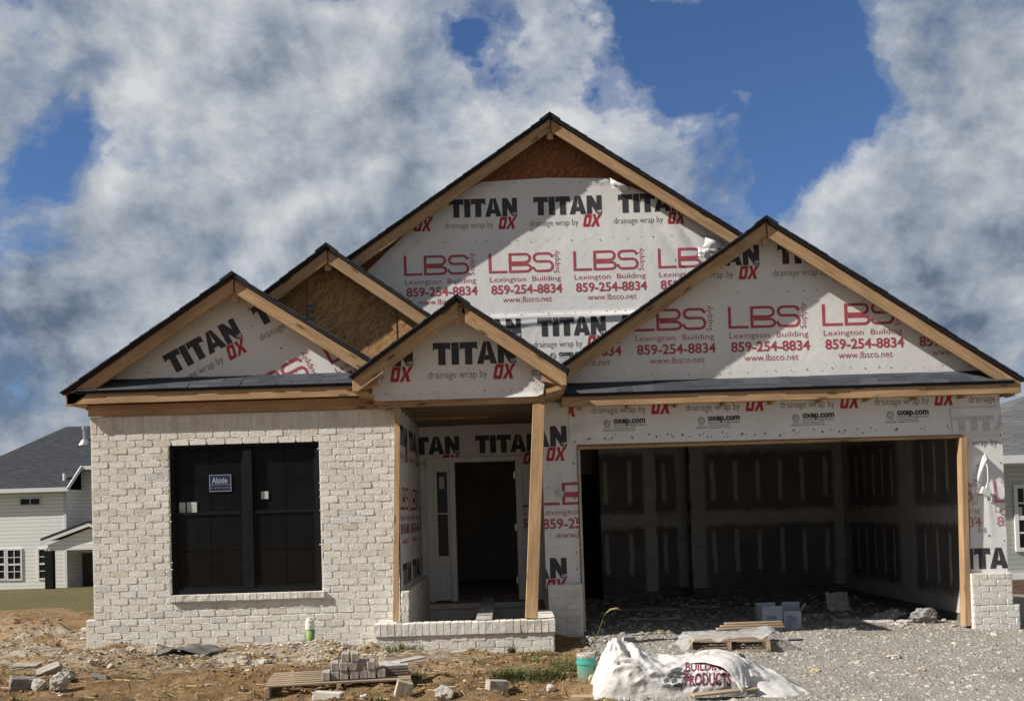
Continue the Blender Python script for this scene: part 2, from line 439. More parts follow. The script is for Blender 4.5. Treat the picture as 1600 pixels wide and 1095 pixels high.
def sstep(a, b, x):
    t = np.clip((np.asarray(x, float) - a) / (b - a), 0, 1); return t * t * (3 - 2 * t)

# ------------------------------------------------------------------ ground
def gbase(x, y):
    x = np.asarray(x, float); y = np.asarray(y, float)
    z = 0.02 - 0.016 * np.clip(x, -7, 12)
    inside = sstep(-6.9, -5.5, x) * (1 - sstep(6.7, 8.2, x)) * (1 - sstep(26, 34, y))
    return z - 0.045 * np.clip(y - 12.5, 0, 60) * (1 - inside)
HEAPS = [(-7.2, 14.2, 0.9, 0.5, 0.28), (-6.35, 13.6, 0.5, 0.3, 0.2), (-7.9, 12.8, 0.8, 0.4, 0.18), (-2.3, 11.75, 0.7, 0.35, 0.12), (-1.9, 11.0, 0.5, 0.3, 0.05), (-4.6, 9.4, .7, .4, .06), (-0.4, 9.0, .35, .25, .09), (0.35, 9.3, .3, .3, .08), (.1, 10.1, .6, .5, .06), (-5.9, 9.7, .9, .4, .08)]
def gz(x, y):
    x = np.asarray(x, float); y = np.asarray(y, float)
    z = gbase(x, y)
    near = (1 - sstep(18, 40, y)) * (1 - sstep(9, 14, np.abs(x)))
    out = 1 - sstep(12.6, 13.2, y) * sstep(-5.4, -5.0, x) * (1 - sstep(6.3, 6.6, x))
    dirt = 1 - sstep(0.5, 1.3, x)
    amp = near * (0.35 + 0.65 * out)
    z = z + amp * (0.10 * fbm(x * .8, y * .8, 3, 3) * (0.35 + 0.65 * dirt) + (0.055 * dirt + 0.02) * fbm(x * 4.2, y * 4.2, 3, 8) + dirt * (0.030 * np.abs(fbm(x * 7.5, y * 7.5, 2, 21)) + 0.018 * fbm(x * 15, y * 15, 2, 23)))
    for hx, hy, rx, ry, h in HEAPS:
        z = z + h * np.exp(-((x - hx) / rx) ** 2 - ((y - hy) / ry) ** 2) * (1 + .5 * fbm(x * 6, y * 6, 3, 4))
    return z
def g1(x, y): return float(gz(x, y))
def gnd(px, py):
    r = ray(px, py); z = 0.0
    for _ in range(8):
        t = (z - EYE) / r.z; z = g1(r.x * t, r.y * t)
    return (r.x * t, r.y * t, z)
def axis(lo, hi, a, b, step, far):
    fine = np.arange(a, b, step); k = np.geomspace(step * 2, far, 44)
    left = (a - np.cumsum(k))[::-1]; right = b + np.cumsum(k)
    return np.concatenate([left[left > lo], fine, right[right < hi]])
def grid_faces(nx, ny):
    i = np.arange(nx * ny).reshape(ny, nx)
    return np.stack([i[:-1, :-1].ravel(), i[:-1, 1:].ravel(), i[1:, 1:].ravel(), i[1:, :-1].ravel()], 1)

def dirt_mat():
    m, t, b = mat('bare_clay', 0.95, 0.1)
    co = obj_co(t)
    n = t.noise(co, 1.3, 8, 0.68, 0.3)
    c = t.ramp(n, [(0.30, (0.14, 0.085, 0.040)), (0.48, (0.27, 0.168, 0.080)), (0.62, (0.36, 0.235, 0.118)), (0.75, (0.40, 0.31, 0.20))])
    d2 = t.noise(co, 11.0, 6, 0.7)
    c = t.mix(t.ramp(d2, [(0.46, 0.0), (0.70, 0.8)]), c, (0.105, 0.075, 0.045))
    c = t.mix(t.ramp(t.noise(co, 3.1, 7, 0.7), [(0.52, 0.0), (0.70, 0.6)]), c, (0.22, 0.185, 0.13))
    c = t.mix(t.ramp(t.noise(co, 33.0, 4, 0.7), [(0.58, 0.0), (0.72, 0.8)]), c, (0.42, 0.33, 0.22))
    c = t.mix(t.ramp(t.noise(co, 25.0, 6, 0.75, .6), [(0.54, 0.0), (0.68, 0.85)]), c, (0.085, 0.06, 0.038))
    sp = t.n('ShaderNodeSeparateXYZ'); t.set(sp.inputs[0], co)
    # mortar dropped by the masons lies in a band along the brick wall
    band = t.math('MULTIPLY', t.ramp(t.math('MULTIPLY_ADD', sp.outputs[1], 0.5, -4.9), [(0.02, 0.0), (0.5, 1.0)]), t.ramp(t.math('MULTIPLY_ADD', sp.outputs[0], -0.2, 0.1), [(0.08, 0.0), (0.32, 1.0)]))
    band = t.math('MULTIPLY', band, t.ramp(t.math('MULTIPLY_ADD', sp.outputs[1], -0.5, 7.6), [(0.3, 0.0), (1.0, 1.0)]))
    sm = t.math('MULTIPLY', band, t.ramp(t.noise(t.scale(co, (.7, 1.6, 1)), 2.6, 7, 0.7, 0.4), [(0.42, 0.0), (0.60, 0.9)]))
    c = t.mix(sm, c, t.ramp(d2, [(0.3, (0.42, 0.37, 0.30)), (0.7, (0.60, 0.55, 0.47))]))
    gr = t.math('MULTIPLY', t.ramp(t.math('MULTIPLY_ADD', sp.outputs[0], 0.5, 0.05), [(0.40, 0.0), (0.65, 1.0)]), 0.85)
    c = t.mix(gr, c, t.ramp(d2, [(0.3, (0.20, 0.185, 0.16)), (0.7, (0.34, 0.315, 0.27))]))
    t.set(b.inputs['Base Color'], c)
    bump(t, b, t.noise(co, 22.0, 9, 0.8), 1.0, 0.05)
    return m
xs = axis(-420, 420, -7.5, 7.5, 0.035, 60); ys = axis(-60, 520, 7.9, 15.0, 0.035, 60)
GX, GY = np.meshgrid(xs, ys)
struct(link('ground', npmesh('ground', np.stack([GX.ravel(), GY.ravel(), gz(GX, GY).ravel()], 1), grid_faces(len(xs), len(ys)), dirt_mat(), smooth=True)))

def lawn_mat():
    m, t, b = mat('mown_grass', 0.95, 0.1)
    co = obj_co(t)
    c = t.ramp(t.math('MULTIPLY_ADD', t.noise(co, 4.0, 8, .8), .6, t.math('MULTIPLY', t.noise(t.scale(co, (.5, .35, 1)), 0.7, 8, 0.7), .42)), [(0.3, (0.085, 0.078, 0.034)), (0.52, (0.135, 0.118, 0.055)), (0.75, (0.21, 0.165, 0.085))])
    t.set(b.inputs['Base Color'], c)
    bump(t, b, t.noise(co, 9.0, 6, 0.8), 1.0, 0.08)
    return m
lx = np.concatenate([-np.geomspace(7, 300, 70)[::-1]]); ly = np.concatenate([np.arange(18, 62, 0.5), np.geomspace(63, 400, 30)])
LX, LY = np.meshgrid(lx, ly)
LZ = gz(LX, LY) + 0.03
edge = 23.0 + 5.0 * fbm(LX * .25, LY * 0, 3, 41)
LZ = np.where(LY < edge, LZ - 0.25 * sstep(0, 1.0, edge - LY), LZ)
struct(link('lawn', npmesh('lawn', np.stack([LX.ravel(), LY.ravel(), LZ.ravel()], 1), grid_faces(len(lx), len(ly)), lawn_mat(), smooth=True)))

def gravel_mat(name='crushed_gravel', k=0.92):
    m, t, b = mat(name, 0.95, 0.12)
    co = obj_co(t)
    c = t.ramp(island(t), [(0.0, tuple(k * x for x in (0.20, 0.185, 0.165))), (0.45, tuple(k * x for x in (0.33, 0.31, 0.275))), (0.8, tuple(k * x for x in (0.42, 0.395, 0.35))), (1.0, tuple(k * x for x in (0.55, 0.53, 0.48)))])
    c = t.mix(t.ramp(t.noise(co, 40.0, 4, 0.7), [(0.4, 0.0), (0.7, 0.5)]), c, tuple(k * x for x in (0.24, 0.22, 0.19)))
    t.set(b.inputs['Base Color'], c)
    bump(t, b, t.noise(co, 60.0, 4, 0.7), 0.5, 0.006)
    return m
GRAVEL = gravel_mat()
def sand_mat():
    m, t, b = mat('gravel_dust', 0.95, 0.1)
    co = obj_co(t)
    v = t.n('ShaderNodeTexVoronoi'); v.inputs['Scale'].default_value = 38.0; t.set(v.inputs['Vector'], co)
    c = t.ramp(t.math('MULTIPLY_ADD', t.noise(co, 0.9, 5, .6), .6, t.math('MULTIPLY', t.noise(co, 7.0, 8, 0.75), .5)), [(0.36, (0.20, 0.185, 0.16)), (0.7, (0.34, 0.315, 0.275))])
    c = t.mix(0.35, c, t.ramp(v.outputs['Distance'], [(0.1, (0.38, 0.36, 0.32)), (0.6, (0.14, 0.13, 0.115))]))
    t.set(b.inputs['Base Color'], c)
    bump(t, b, v.outputs['Distance'], 0.7, 0.02)
    return m
def drive_edge(y): return 0.92 + 0.12 * vnoise(y * 2.1, y * 0, 5) + 0.05 * vnoise(y * 9, y * 0, 6)
dy = np.arange(6.0, 18.7, 0.045); q = np.linspace(0, 1, 150)
DX = drive_edge(dy)[:, None] * (1 - q)[None, :] + np.where(dy < 13.1, 8.2, 6.05)[:, None] * q[None, :]
DY = np.repeat(dy[:, None], len(q), 1)
DZ = gz(DX, DY) + 0.012 - 0.05 * (q[None, :] < .004)
struct(link('gravel_driveway', npmesh('gravel_driveway', np.stack([DX.ravel(), DY.ravel(), DZ.ravel()], 1), grid_faces(len(q), len(dy)), sand_mat(), smooth=True)))

# loose stones (stuff): many little broken polyhedra
def ico():
    p = (1 + 5 ** .5) / 2
    v = np.array([(-1, p, 0), (1, p, 0), (-1, -p, 0), (1, -p, 0), (0, -1, p), (0, 1, p), (0, -1, -p), (0, 1, -p), (p, 0, -1), (p, 0, 1), (-p, 0, -1), (-p, 0, 1)], float)
    v /= np.linalg.norm(v[0])
    f = np.array([(0, 11, 5), (0, 5, 1), (0, 1, 7), (0, 7, 10), (0, 10, 11), (1, 5, 9), (5, 11, 4), (11, 10, 2), (10, 7, 6), (7, 1, 8), (3, 9, 4), (3, 4, 2), (3, 2, 6), (3, 6, 8), (3, 8, 9), (4, 9, 5), (2, 4, 11), (6, 2, 10), (8, 6, 7), (9, 8, 1)])
    return v, f
IV, IF = ico()
def stones(name, X, Y, R, mats, sink=0.3, flat=0.65):
    n = len(X); Z = gz(X, Y)
    V = IV[None] * (1 + 0.55 * (rng.random((n, 12, 1)) - .5))
    V = V * np.stack([0.8 + .6 * rng.random(n), 0.8 + .6 * rng.random(n), flat * (.7 + .6 * rng.random(n))], 1)[:, None, :]
    a = rng.random(n) * 6.283; ca, sa = np.cos(a)[:, None], np.sin(a)[:, None]
    b = (rng.random(n) - .5) * 0.9; cb, sb = np.cos(b)[:, None], np.sin(b)[:, None]
    x, y, z = V[..., 0], V[..., 1], V[..., 2]
    x, z = x * cb - z * sb, x * sb + z * cb
    x, y = x * ca - y * sa, x * sa + y * ca
    V = np.stack([x * R[:, None] + X[:, None], y * R[:, None] + Y[:, None], z * R[:, None] + (Z + R * (flat - sink))[:, None]], 2).reshape(-1, 3)
    Fc = (IF[None] + 12 * np.arange(n)[:, None, None]).reshape(-1, 3)
    return link(name, npmesh(name, V, Fc, mats))
N = 30000
sy = 7.9 + 5.6 * rng.random(N) ** 0.9; sx = drive_edge(sy) - .1 + (7.6 - 1.0) * rng.random(N) ** 1.15
sr = 0.006 + 0.015 * rng.random(N) ** 2.4 + 0.022 * rng.random(N) * (rng.random(N) > .982)
tag(stones('loose_gravel', sx, sy, sr, GRAVEL, 0.2), 'grey crushed gravel spread over the driveway and into the garage', 'gravel', kind='stuff')
N = 3000
sy = 13.0 + 5.4 * rng.random(N); sx = 1.0 + 5.0 * rng.random(N); sr = 0.012 + 0.03 * rng.random(N) ** 3
gi = stones('garage_gravel', sx, sy, sr, GRAVEL, 0.2); tag(gi, 'shaded loose gravel covering the garage floor', 'gravel', kind='stuff')
CLOD = plain('clay_clod', (0.25, 0.158, 0.080), 0.95, 0.1, 0.45, 5.0, 0.6)
N = 24000
sy = 7.9 + 6.5 * rng.random(N); sx = -8.2 + 9.0 * rng.random(N); sy[:3500] = 12.5 + 11 * rng.random(3500) ** 1.3; sx[:3500] = -5.5 - 7 * rng.random(3500) - (sy[:3500] - 12.5) * .35; keep = ~((sy > 12.1) & (sx > -5.3)); sx, sy = sx[keep], sy[keep]
dens = fbm(sx * 1.3, sy * 1.3, 3, 61) > -.25 + .35 * rng.random(len(sx)); sx, sy = sx[dens], sy[dens]
sr = 0.004 + 0.016 * rng.random(len(sx)) ** 3 + 0.018 * (rng.random(len(sx)) > .993)
tag(stones('clay_clods', sx, sy, sr, CLOD, 0.25), 'brown clay clods scattered over the bare yard', 'dirt clods', kind='stuff')
MORT = plain('dropped_mortar', (0.47, 0.425, 0.355), 0.95, 0.1, 0.3, 9.0, 0.7)
N = 3600
sx = np.concatenate([-5.6 + 4.2 * rng.random(N), -6.8 + 1.7 * rng.random(500), -7.5 + 8 * rng.random(500)]); sy = np.concatenate([12.15 - 1.5 * rng.random(N) ** 1.5, 11.6 + 1.5 * rng.random(500), 8 + 4.5 * rng.random(500)])
sr = 0.004 + 0.024 * rng.random(len(sx)) ** 4
k2 = np.exp(-((sx + 2.3) / .8) ** 2) + .25 + .5 * (fbm(sx * 2, sy * 2, 2, 71) > .05)
ok = rng.random(len(sx)) < k2; sx, sy, sr = sx[ok], sy[ok], sr[ok]
tag(stones('mortar_crumbs', sx, sy, sr, MORT, 0.25, 0.5), 'whitish mortar crumbs dropped along the foot of the brick wall', 'rubble', kind='stuff')
# straw and dry stems blown over the clay
STRAW = plain('dry_straw', (0.36, 0.29, 0.16), 0.8, 0.15, 0.3, 3.0)
N = 5200
sx = -8 + 8.8 * rng.random(N); sy = 8.0 + 5.5 * rng.random(N); kk = ~((sy > 12.0) & (sx > -5.3)); sx, sy = sx[kk], sy[kk]; n = len(sx)
aa = rng.random(n) * 3.1416; ll = .02 + .07 * rng.random(n) ** 2; ww = .0018
e1 = np.stack([sx - ll * np.cos(aa), sy - ll * np.sin(aa)], 1); e2 = np.stack([sx + ll * np.cos(aa), sy + ll * np.sin(aa)], 1); pn = np.stack([-np.sin(aa), np.cos(aa)], 1) * ww
SV = []
for P_, sg in ((e1, 1), (e1, -1), (e2, -1), (e2, 1)):
    q_ = P_ + sg * pn; SV.append(np.stack([q_[:, 0], q_[:, 1], np.maximum(gz(P_[:, 0], P_[:, 1]), gz(sx, sy)) + .006 + .012 * rng.random(n)], 1))
SV = np.stack(SV, 1).reshape(-1, 3)
tag(link('dry_straw', npmesh('dry_straw', SV, np.arange(4 * n).reshape(n, 4), STRAW)), 'dry straw and stems blown over the bare clay', 'straw', kind='stuff')
# ------------------------------------------------------------------ lettering (2-D triangles; cap height 1)
_tc = {}
def font_tris(body, bold=0.0):
    if (body, bold) in _tc: return _tc[(body, bold)]
    cu = bpy.data.curves.new('lettering', 'FONT'); cu.body = body; cu.offset = bold; cu.resolution_u = 3; cu.fill_mode = 'FRONT'
    ob = bpy.data.objects.new('lettering', cu); COL.objects.link(ob)
    me = ob.to_mesh(); me.calc_loop_triangles()
    co = [(v.co.x, v.co.y) for v in me.vertices]
    T = [[co[i] for i in t.vertices] for t in me.loop_triangles]
    ob.to_mesh_clear(); bpy.data.objects.remove(ob); bpy.data.curves.remove(cu)
    T = np.array(T)
    T[..., 0] -= T[..., 0].min()
    _tc[(body, bold)] = T
    return T
CAP = float(font_tris('H')[..., 1].max())
def text(body, x0, base, w, cap, bold=0.0, rot=0.0):
    T = font_tris(body, bold).copy()
    T[..., 0] *= w / T[..., 0].max(); T[..., 1] *= cap / CAP
    if rot:
        T = np.stack([-T[..., 1], T[..., 0]], -1)
    return T + np.array([x0, base])
def polys(ps, x0, base, sx, sy, shear=0.0):
    out = []
    for p in ps:
        p = [((x + shear * y) * sx + x0, y * sy + base) for x, y in p]
        out += [[p[0], p[i], p[i + 1]] for i in range(1, len(p) - 1)]
    return np.array(out)
def R4(a, b, c, d): return [(a, c), (b, c), (b, d), (a, d)]
def sh(ps, dx): return [[(x + dx, y) for x, y in p] for p in ps]
LT = [[(0, .64), (.10, .72), (.76, .72), (.86, .64), (.86, 1), (0, 1)], R4(.25, .61, 0, .72)]
LT = [R4(0, .86, .72, 1), [(0, .64), (.10, .72), (0, .72)], [(.86, .64), (.86, .72), (.76, .72)], R4(.25, .61, 0, .72)]
LI = [R4(0, .36, 0, 1)]
LA = [[(0, 0), (.32, 0), (.46, .60), (.49, 1), (.33, 1)], [(.66, 0), (.98, 0), (.65, 1), (.49, 1), (.52, .60)], [(.36, .17), (.62, .17), (.565, .40), (.415, .40)]]
LN = [R4(0, .30, 0, 1), R4(.58, .88, 0, 1), [(.30, 1), (.30, .45), (.58, 0), (.58, .55)]]
TITAN = LT + sh(LI, .90) + sh(LT, 1.30) + sh(LA, 2.12) + sh(LN, 3.14)
LO = [[(.06, 0), (.44, 0), (.5, .10), (.5, .24), (0, .24), (0, .10)], [(0, .76), (.5, .76), (.5, .9), (.44, 1), (.06, 1), (0, .9)], R4(0, .17, .24, .76), R4(.33, .5, .24, .76)]
LX2 = [[(0, 0), (.20, 0), (.31, .36), (.31, .64), (.20, .55)], [(.42, 0), (.64, 0), (.42, .55), (.31, .64), (.31, .36)], [(.20, .50), (.31, .60), (.20, 1), (-.01, 1)], [(.42, .50), (.64, 1), (.42, 1), (.31, .60)]]
OX = LO + sh(LX2, .54)
def strip(pts, w, closed=False):
    # mitred ribbon, quads
    pts = [p for i, p in enumerate(pts) if i == 0 or math.dist(p, pts[i - 1]) > 1e-6]
    n = len(pts); P = np.array(pts, float); out = []; Lq, Rq = [], []
    for i in range(n):
        a = P[i] - P[i - 1] if i > 0 else P[1] - P[0]
        b = P[i + 1] - P[i] if i < n - 1 else P[-1] - P[-2]
        a /= np.linalg.norm(a); b /= np.linalg.norm(b)
        na, nb = np.array([-a[1], a[0]]), np.array([-b[1], b[0]])
        m = (na + nb); m /= max(1e-6, np.linalg.norm(m)); k = w / 2 / max(.4, m @ na)
        Lq.append(P[i] + m * k); Rq.append(P[i] - m * k)
    return [[tuple(Lq[i]), tuple(Rq[i]), tuple(Rq[i + 1]), tuple(Lq[i + 1])] for i in range(n - 1)]
def arc(cx, cy, rx, ry, a0, a1, n=7):
    return [(cx + rx * math.cos(a0 + (a1 - a0) * i / n), cy + ry * math.sin(a0 + (a1 - a0) * i / n)) for i in range(n + 1)]
h_ = math.pi / 2
LBS = [R4(0, .13, 0, 1), R4(.13, .89, 0, .12)]
LBS += [R4(.97, 1.10, 0, 1)]
LBS += strip([(1.10, .94)] + arc(1.78, .73, .22, .21, h_, -h_) + [(1.10, .52)], .12)
LBS += strip([(1.10, .46 - .06)] + [(1.12, .40)] + arc(1.82, .23, .22, .17, h_, -h_) + [(1.10, .06)], .12)[1:]
LBS += strip([(3.08, .74)] + arc(2.86, .74, .22, .20, 0, h_) + arc(2.40, .74, .20, .20, h_, 3 * h_) + arc(2.88, .30, .22, .24, h_, -h_) + arc(2.38, .28, .22, .22, 3 * h_, 2 * h_), .12)

def ring(x, y, r, w, n=14): return strip([(x + r * math.cos(2 * math.pi * i / n), y + r * math.sin(2 * math.pi * i / n)) for i in range(n + 1)], w)
def put(p): return polys(p, 0, 0, 1, 1)
# one repeat of the printing; origin = lower left corner of the big black word, metres
def head_items():
    return [(polys(TITAN, 0, 0, .98 / 4.02, .265), 1), (text('HP', .915, .012, .062, .042, .02), 5),
            (polys(OX, .70, -.185, .205, .178, .17), 3), (text('drainage wrap by', -.065, -.155, .70, .088, -.006), 4), (text('TM', .955, -.03, .02, .014), 4)]
def supply_items():
    o = [(polys(LBS, -.67, -.82, .93 / 3.14, .285), 2), (text('Supply', .335, -.84, .33, .075, -.006, 1), 2 if False else 4),
         (text('Lexington  Building', -.66, -.945, 1.02, .070, -.004), 4), (text('859-254-8834', -.645, -1.12, 1.02, .122, .022), 2), (text('www.lbsco.net', -.48, -1.245, .70, .085, -.004), 2)]
    return [o[0], (o[1][0], 2), (o[2][0], 2), o[3], o[4]]
def mark_items(dx=0.0, dz=0.0):
    o = [(put(ring(.13, -.285, .040, .010)), 4), (put([R4(.108, .116, -.305, -.262), R4(.116, .135, -.267, -.262), R4(.116, .130, -.287, -.282), R4(.138, .146, -.305, -.262)]), 4),
         (text('oxep.com', .215, -.288, .41, .075, .045), 1), (text('HomeGuard Building Products', .215, -.325, .41, .024, .01), 4), (text('Control Number 3071', .215, -.358, .27, .020, .01), 4), (text('Certified To ICC ES AC38', .215, -.388, .28, .020, .01), 4),
         (text('Intertek', .09, -.35, .08, .018, .01), 4), (text('CCRR-0194', .06, -.388, .14, .022, .02), 4)]
    return [(t + np.array([dx, dz]), m) for t, m in o]

def clip(poly, hp):
    for (a, b, c) in hp:                       # keep a*x+b*y<=c
        out = []; n = len(poly)
        for i in range(n):
            p, q = poly[i], poly[(i + 1) % n]
            dp, dq = a * p[0] + b * p[1] - c, a * q[0] + b * q[1] - c
            if dp <= 0: out.append(p)
            if (dp < 0 < dq) or (dq < 0 < dp):
                t = dp / (dp - dq); out.append((p[0] + t * (q[0] - p[0]), p[1] + t * (q[1] - p[1])))
        poly = out
        if len(poly) < 3: return None
    return poly
def halfplanes(poly):
    A = sum(poly[i][0] * poly[(i + 1) % len(poly)][1] - poly[(i + 1) % len(poly)][0] * poly[i][1] for i in range(len(poly)))
    if A < 0: poly = poly[::-1]
    return [((q[1] - p[1]), -(q[0] - p[0]), (q[1] - p[1]) * p[0] - (q[0] - p[0]) * p[1]) for p, q in zip(poly, poly[1:] + poly[:1])]
def split(poly, lim):
    tri = [[poly[0], poly[i], poly[i + 1]] for i in range(1, len(poly) - 1)]; out = []
    while tri:
        t = tri.pop()
        e = [math.dist(t[i], t[(i + 1) % 3]) for i in range(3)]; k = e.index(max(e))
        if e[k] <= lim: out.append(t); continue
        a, b, c = t[k], t[(k + 1) % 3], t[(k + 2) % 3]; m = ((a[0] + b[0]) / 2, (a[1] + b[1]) / 2)
        tri += [[a, m, c], [m, b, c]]
    return out
def wrap(name, parent, plane, c, poly, items, disp=None, step=0.045, nails=(), sgn=-1, lift=0.004, lim=0.075):
    """a sheet of printed film on the wall; items = list of (triangles, material)"""
    def dd(h, z):
        d = lift + 0.006 * fbm(h * 1.7 + c, z * 1.7, 2, 5) + 0.0015 * np.abs(fbm(h * 5 + c, z * 4.0, 2, 9))
        return d + (disp(h, z) if disp else 0)
    hp = halfplanes(poly)
    V, FC, MI, idx = [], [], [], {}
    def addv(p, extra, share):
        k = (round(p[0], 4), round(p[1], 4)) if share else None
        if share and k in idx: return idx[k]
        V.append((p[0], p[1], extra)); i = len(V) - 1
        if share: idx[k] = i
        return i
    hs = [p[0] for p in poly]; zs = [p[1] for p in poly]
    a = math.floor(min(hs) / step); b = math.ceil(max(hs) / step)
    for i in range(a, b):
        for j in range(math.floor(min(zs) / step), math.ceil(max(zs) / step)):
            q = clip([(i * step, j * step), ((i + 1) * step, j * step), ((i + 1) * step, (j + 1) * step), (i * step, (j + 1) * step)], hp)
            if q:
                ii = [addv(p, 0.0, True) for p in q]
                for k in range(1, len(ii) - 1):
                    if len({ii[0], ii[k], ii[k + 1]}) == 3: FC.append((ii[0], ii[k], ii[k + 1])); MI.append(0)
    mn, mx = np.array([min(hs), min(zs)]), np.array([max(hs), max(zs)])
    for T, m in items:
        lo, hi = T.reshape(-1, 2).min(0), T.reshape(-1, 2).max(0)
        if (lo > mx).any() or (hi < mn).any(): continue
        for n_, t in enumerate(T):
            q = clip([tuple(p) for p in t], hp)
            if q:
                e = 0.0022 + (n_ % 7) * 0.00012 + (0.0015 if m == 5 else 0)
                for s3 in split(q, lim):
                    FC.append(tuple(addv(p, e, False) for p in s3)); MI.append(m)
    for (px_, pz_, rr) in nails:
        q = clip([(px_ + rr * math.cos(k * math.pi / 3), pz_ + rr * math.sin(k * math.pi / 3)) for k in range(6)], hp)
        if q and len(q) > 2:
            i0 = [addv(p, 0.0045, False) for p in q]
            for k in range(1, len(i0) - 1): FC.append((i0[0], i0[k], i0[k + 1])); MI.append(7)
    if not V: print("EMPTY", name, poly)
    V = np.array(V); d = dd(V[:, 0], V[:, 1]) + V[:, 2]
    W3 = np.stack([V[:, 0], c - d, V[:, 1]], 1) if plane == 'Y' else np.stack([c - sgn * d, V[:, 0], V[:, 1]], 1)
    me = npmesh(name, W3, FC, WRAPM, MI, True)
    return link(name, me, parent)
def tiles(h0, z0, n, kinds, ang=0.0, rep=1.217):
    out = []; ca, sa = math.cos(ang), math.sin(ang)
    for k in n:
        for T, m in (kinds if isinstance(kinds, list) else [kinds]):
            T = T + np.array([k * rep, 0.0])
            if ang: T = np.stack([T[..., 0] * ca - T[..., 1] * sa, T[..., 0] * sa + T[..., 1] * ca], -1)
            out.append((T + np.array([h0, z0]), m))
    return out
def nail_rows(h0, h1, zs, gap=0.24, r=0.008):
    out = []
    for z in zs:
        h = h0 + random.random() * gap
        while h < h1:
            out.append((h, z + random.uniform(-.02, .02), r * random.uniform(.7, 1.35)))
            if random.random() < .25: out.append((h + .05, z + random.uniform(-.03, .03), r * .7))
            h += gap * random.uniform(.6, 1.35)
    return out

# ------------------------------------------------------------------ brickwork
def brick_panel(mb, h0, h1, z0, z1, plane, c, holes=(), sgn=-1, L=0.2125, H=0.0813, thick=0.09, stagger=True, proud=0.0036, back=True):
    P = (lambda h, z, d: (h, c - d, z)) if plane == 'Y' else (lambda h, z, d: (c + sgn * d, h, z))
    nrow = max(1, round((z1 - z0) / H)); H = (z1 - z0) / nrow
    for r in range(nrow):
        za, zb = z0 + r * H, z0 + (r + 1) * H
        off = (r % 2) * L / 2 if stagger else 0
        h = h0 - off
        while h < h1 - 0.012:
            ww = L * random.uniform(.94, 1.06) if stagger else L
            spans = [(max(h, h0), min(h + ww, h1))]
            for a, b, u, v in holes:
                if min(zb, v) - max(za, u) > H * .45:
                    ns = []
                    for s0, s1 in spans:
                        if s1 <= a or s0 >= b: ns.append((s0, s1))
                        else:
                            if s0 < a: ns.append((s0, a))
                            if s1 > b: ns.append((b, s1))
                    spans = ns
            for s0, s1 in spans:
                if s1 - s0 < 0.025: continue
                g = 0.0055; a, b, u, v = s0 + g, s1 - g, za + g, zb - g
                zo = random.uniform(-.001, .001); u += zo; v += zo
                c1 = min(.010, (b - a) * .25)
                ringp = [(a + c1, u), (b - c1, u), (b, u + c1), (b, v - c1), (b - c1, v), (a + c1, v), (a, v - c1), (a, u + c1)]
                d = proud * random.uniform(.35, 1.5); tilt = random.uniform(-.0025, .0025)
                cx = (a + b) / 2; i = len(mb.v)
                for (x, z) in ringp: mb.v.append(P(x + random.uniform(-.0045, .0045), z + random.uniform(-.0018, .0018), -0.007))
                for (x, z) in ringp: mb.v.append(P(x + (cx - x) / (b - a) * .010 + random.uniform(-.004, .004), z + (.004 if z < (u + v) / 2 else -.004) + random.uniform(-.0016, .0016), d + tilt * (1 if x > cx else -1)))
                mb.f.append(tuple(range(i + 8, i + 16))); mb.m.append(0); mb.uv.append([(0, 0)] * 8)
                for k in range(8):
                    j = (k + 1) % 8
                    mb.f.append((i + k, i + j, i + 8 + j, i + 8 + k)); mb.m.append(0); mb.uv.append([(0, 0)] * 4)
            h += ww
        if r and stagger:            # bed joint, struck nearly flush with ragged edges
            hh = h0; i0 = len(mb.v); nn = 0
            while hh < h1 + .05:
                x = min(hh, h1); dd_ = random.uniform(.0005, .0042); a1, a2 = random.uniform(.005, .0085), random.uniform(.005, .0085)
                mb.v += [P(x, za - a1, dd_ - .002), P(x, za, dd_), P(x, za + a2, dd_ - .002)]; nn += 1; hh += random.uniform(.04, .09)
            for k in range(nn - 1):
                xm = (mb.v[i0 + 3 * k][0 if plane == 'Y' else 1] + mb.v[i0 + 3 * k + 3][0 if plane == 'Y' else 1]) / 2
                if any(a - .01 < xm < b_ + .01 and u < za < v for a, b_, u, v in holes): continue
                for q_ in (0, 1):
                    s_ = i0 + 3 * k + q_; mb.f.append((s_, s_ + 3, s_ + 4, s_ + 1)); mb.m.append(1); mb.uv.append([(0, 0)] * 4)
    if back:
        def slab(a, b, u, v):
            if b - a < 1e-4 or v - u < 1e-4: return
            p = [P(a, u, -.003), P(b, u, -.003), P(a, u, -thick), P(b, u, -thick), P(a, v, -.003), P(b, v, -.003), P(a, v, -thick), P(b, v, -thick)]
            mb.hexa(p, 1)
        if holes:
            a, b, u, v = holes[0]
            slab(h0, a, z0, z1); slab(b, h1, z0, z1); slab(a, b, z0, u); slab(a, b, v, z1)
        else: slab(h0, h1, z0, z1)

def rowlock(mb, x0, x1, y0, y1, z0, z1, axis_='x', w=0.0813):
    """a cap course of bricks laid on edge"""
    n = max(1, round((x1 - x0) / w)); w = (x1 - x0) / n
    for k in range(n):
        a, b = x0 + k * w + .004, x0 + (k + 1) * w - .004
        j = lambda s=.004: random.uniform(-s, s)
        q = [(a + j(), y0 + j(), z0 + j()), (b + j(), y0 + j(), z0 + j()), (a, y1, z0), (b, y1, z0), (a + j(), y0 + j(), z1 + j()), (b + j(), y0 + j(), z1 + j()), (a, y1, z1 + j()), (b, y1, z1 + j())]
        if axis_ == 'y': q = [(p[1], p[0], p[2]) for p in q]
        mb.hexa(q, 0)
    q = (x0, x1, y0 + .006, y1 - .003, z0 + .003, z1 - .006)
    if axis_ == 'y': q = (q[2], q[3], q[0], q[1], q[4], q[5])
    mb.box(*q, 1)

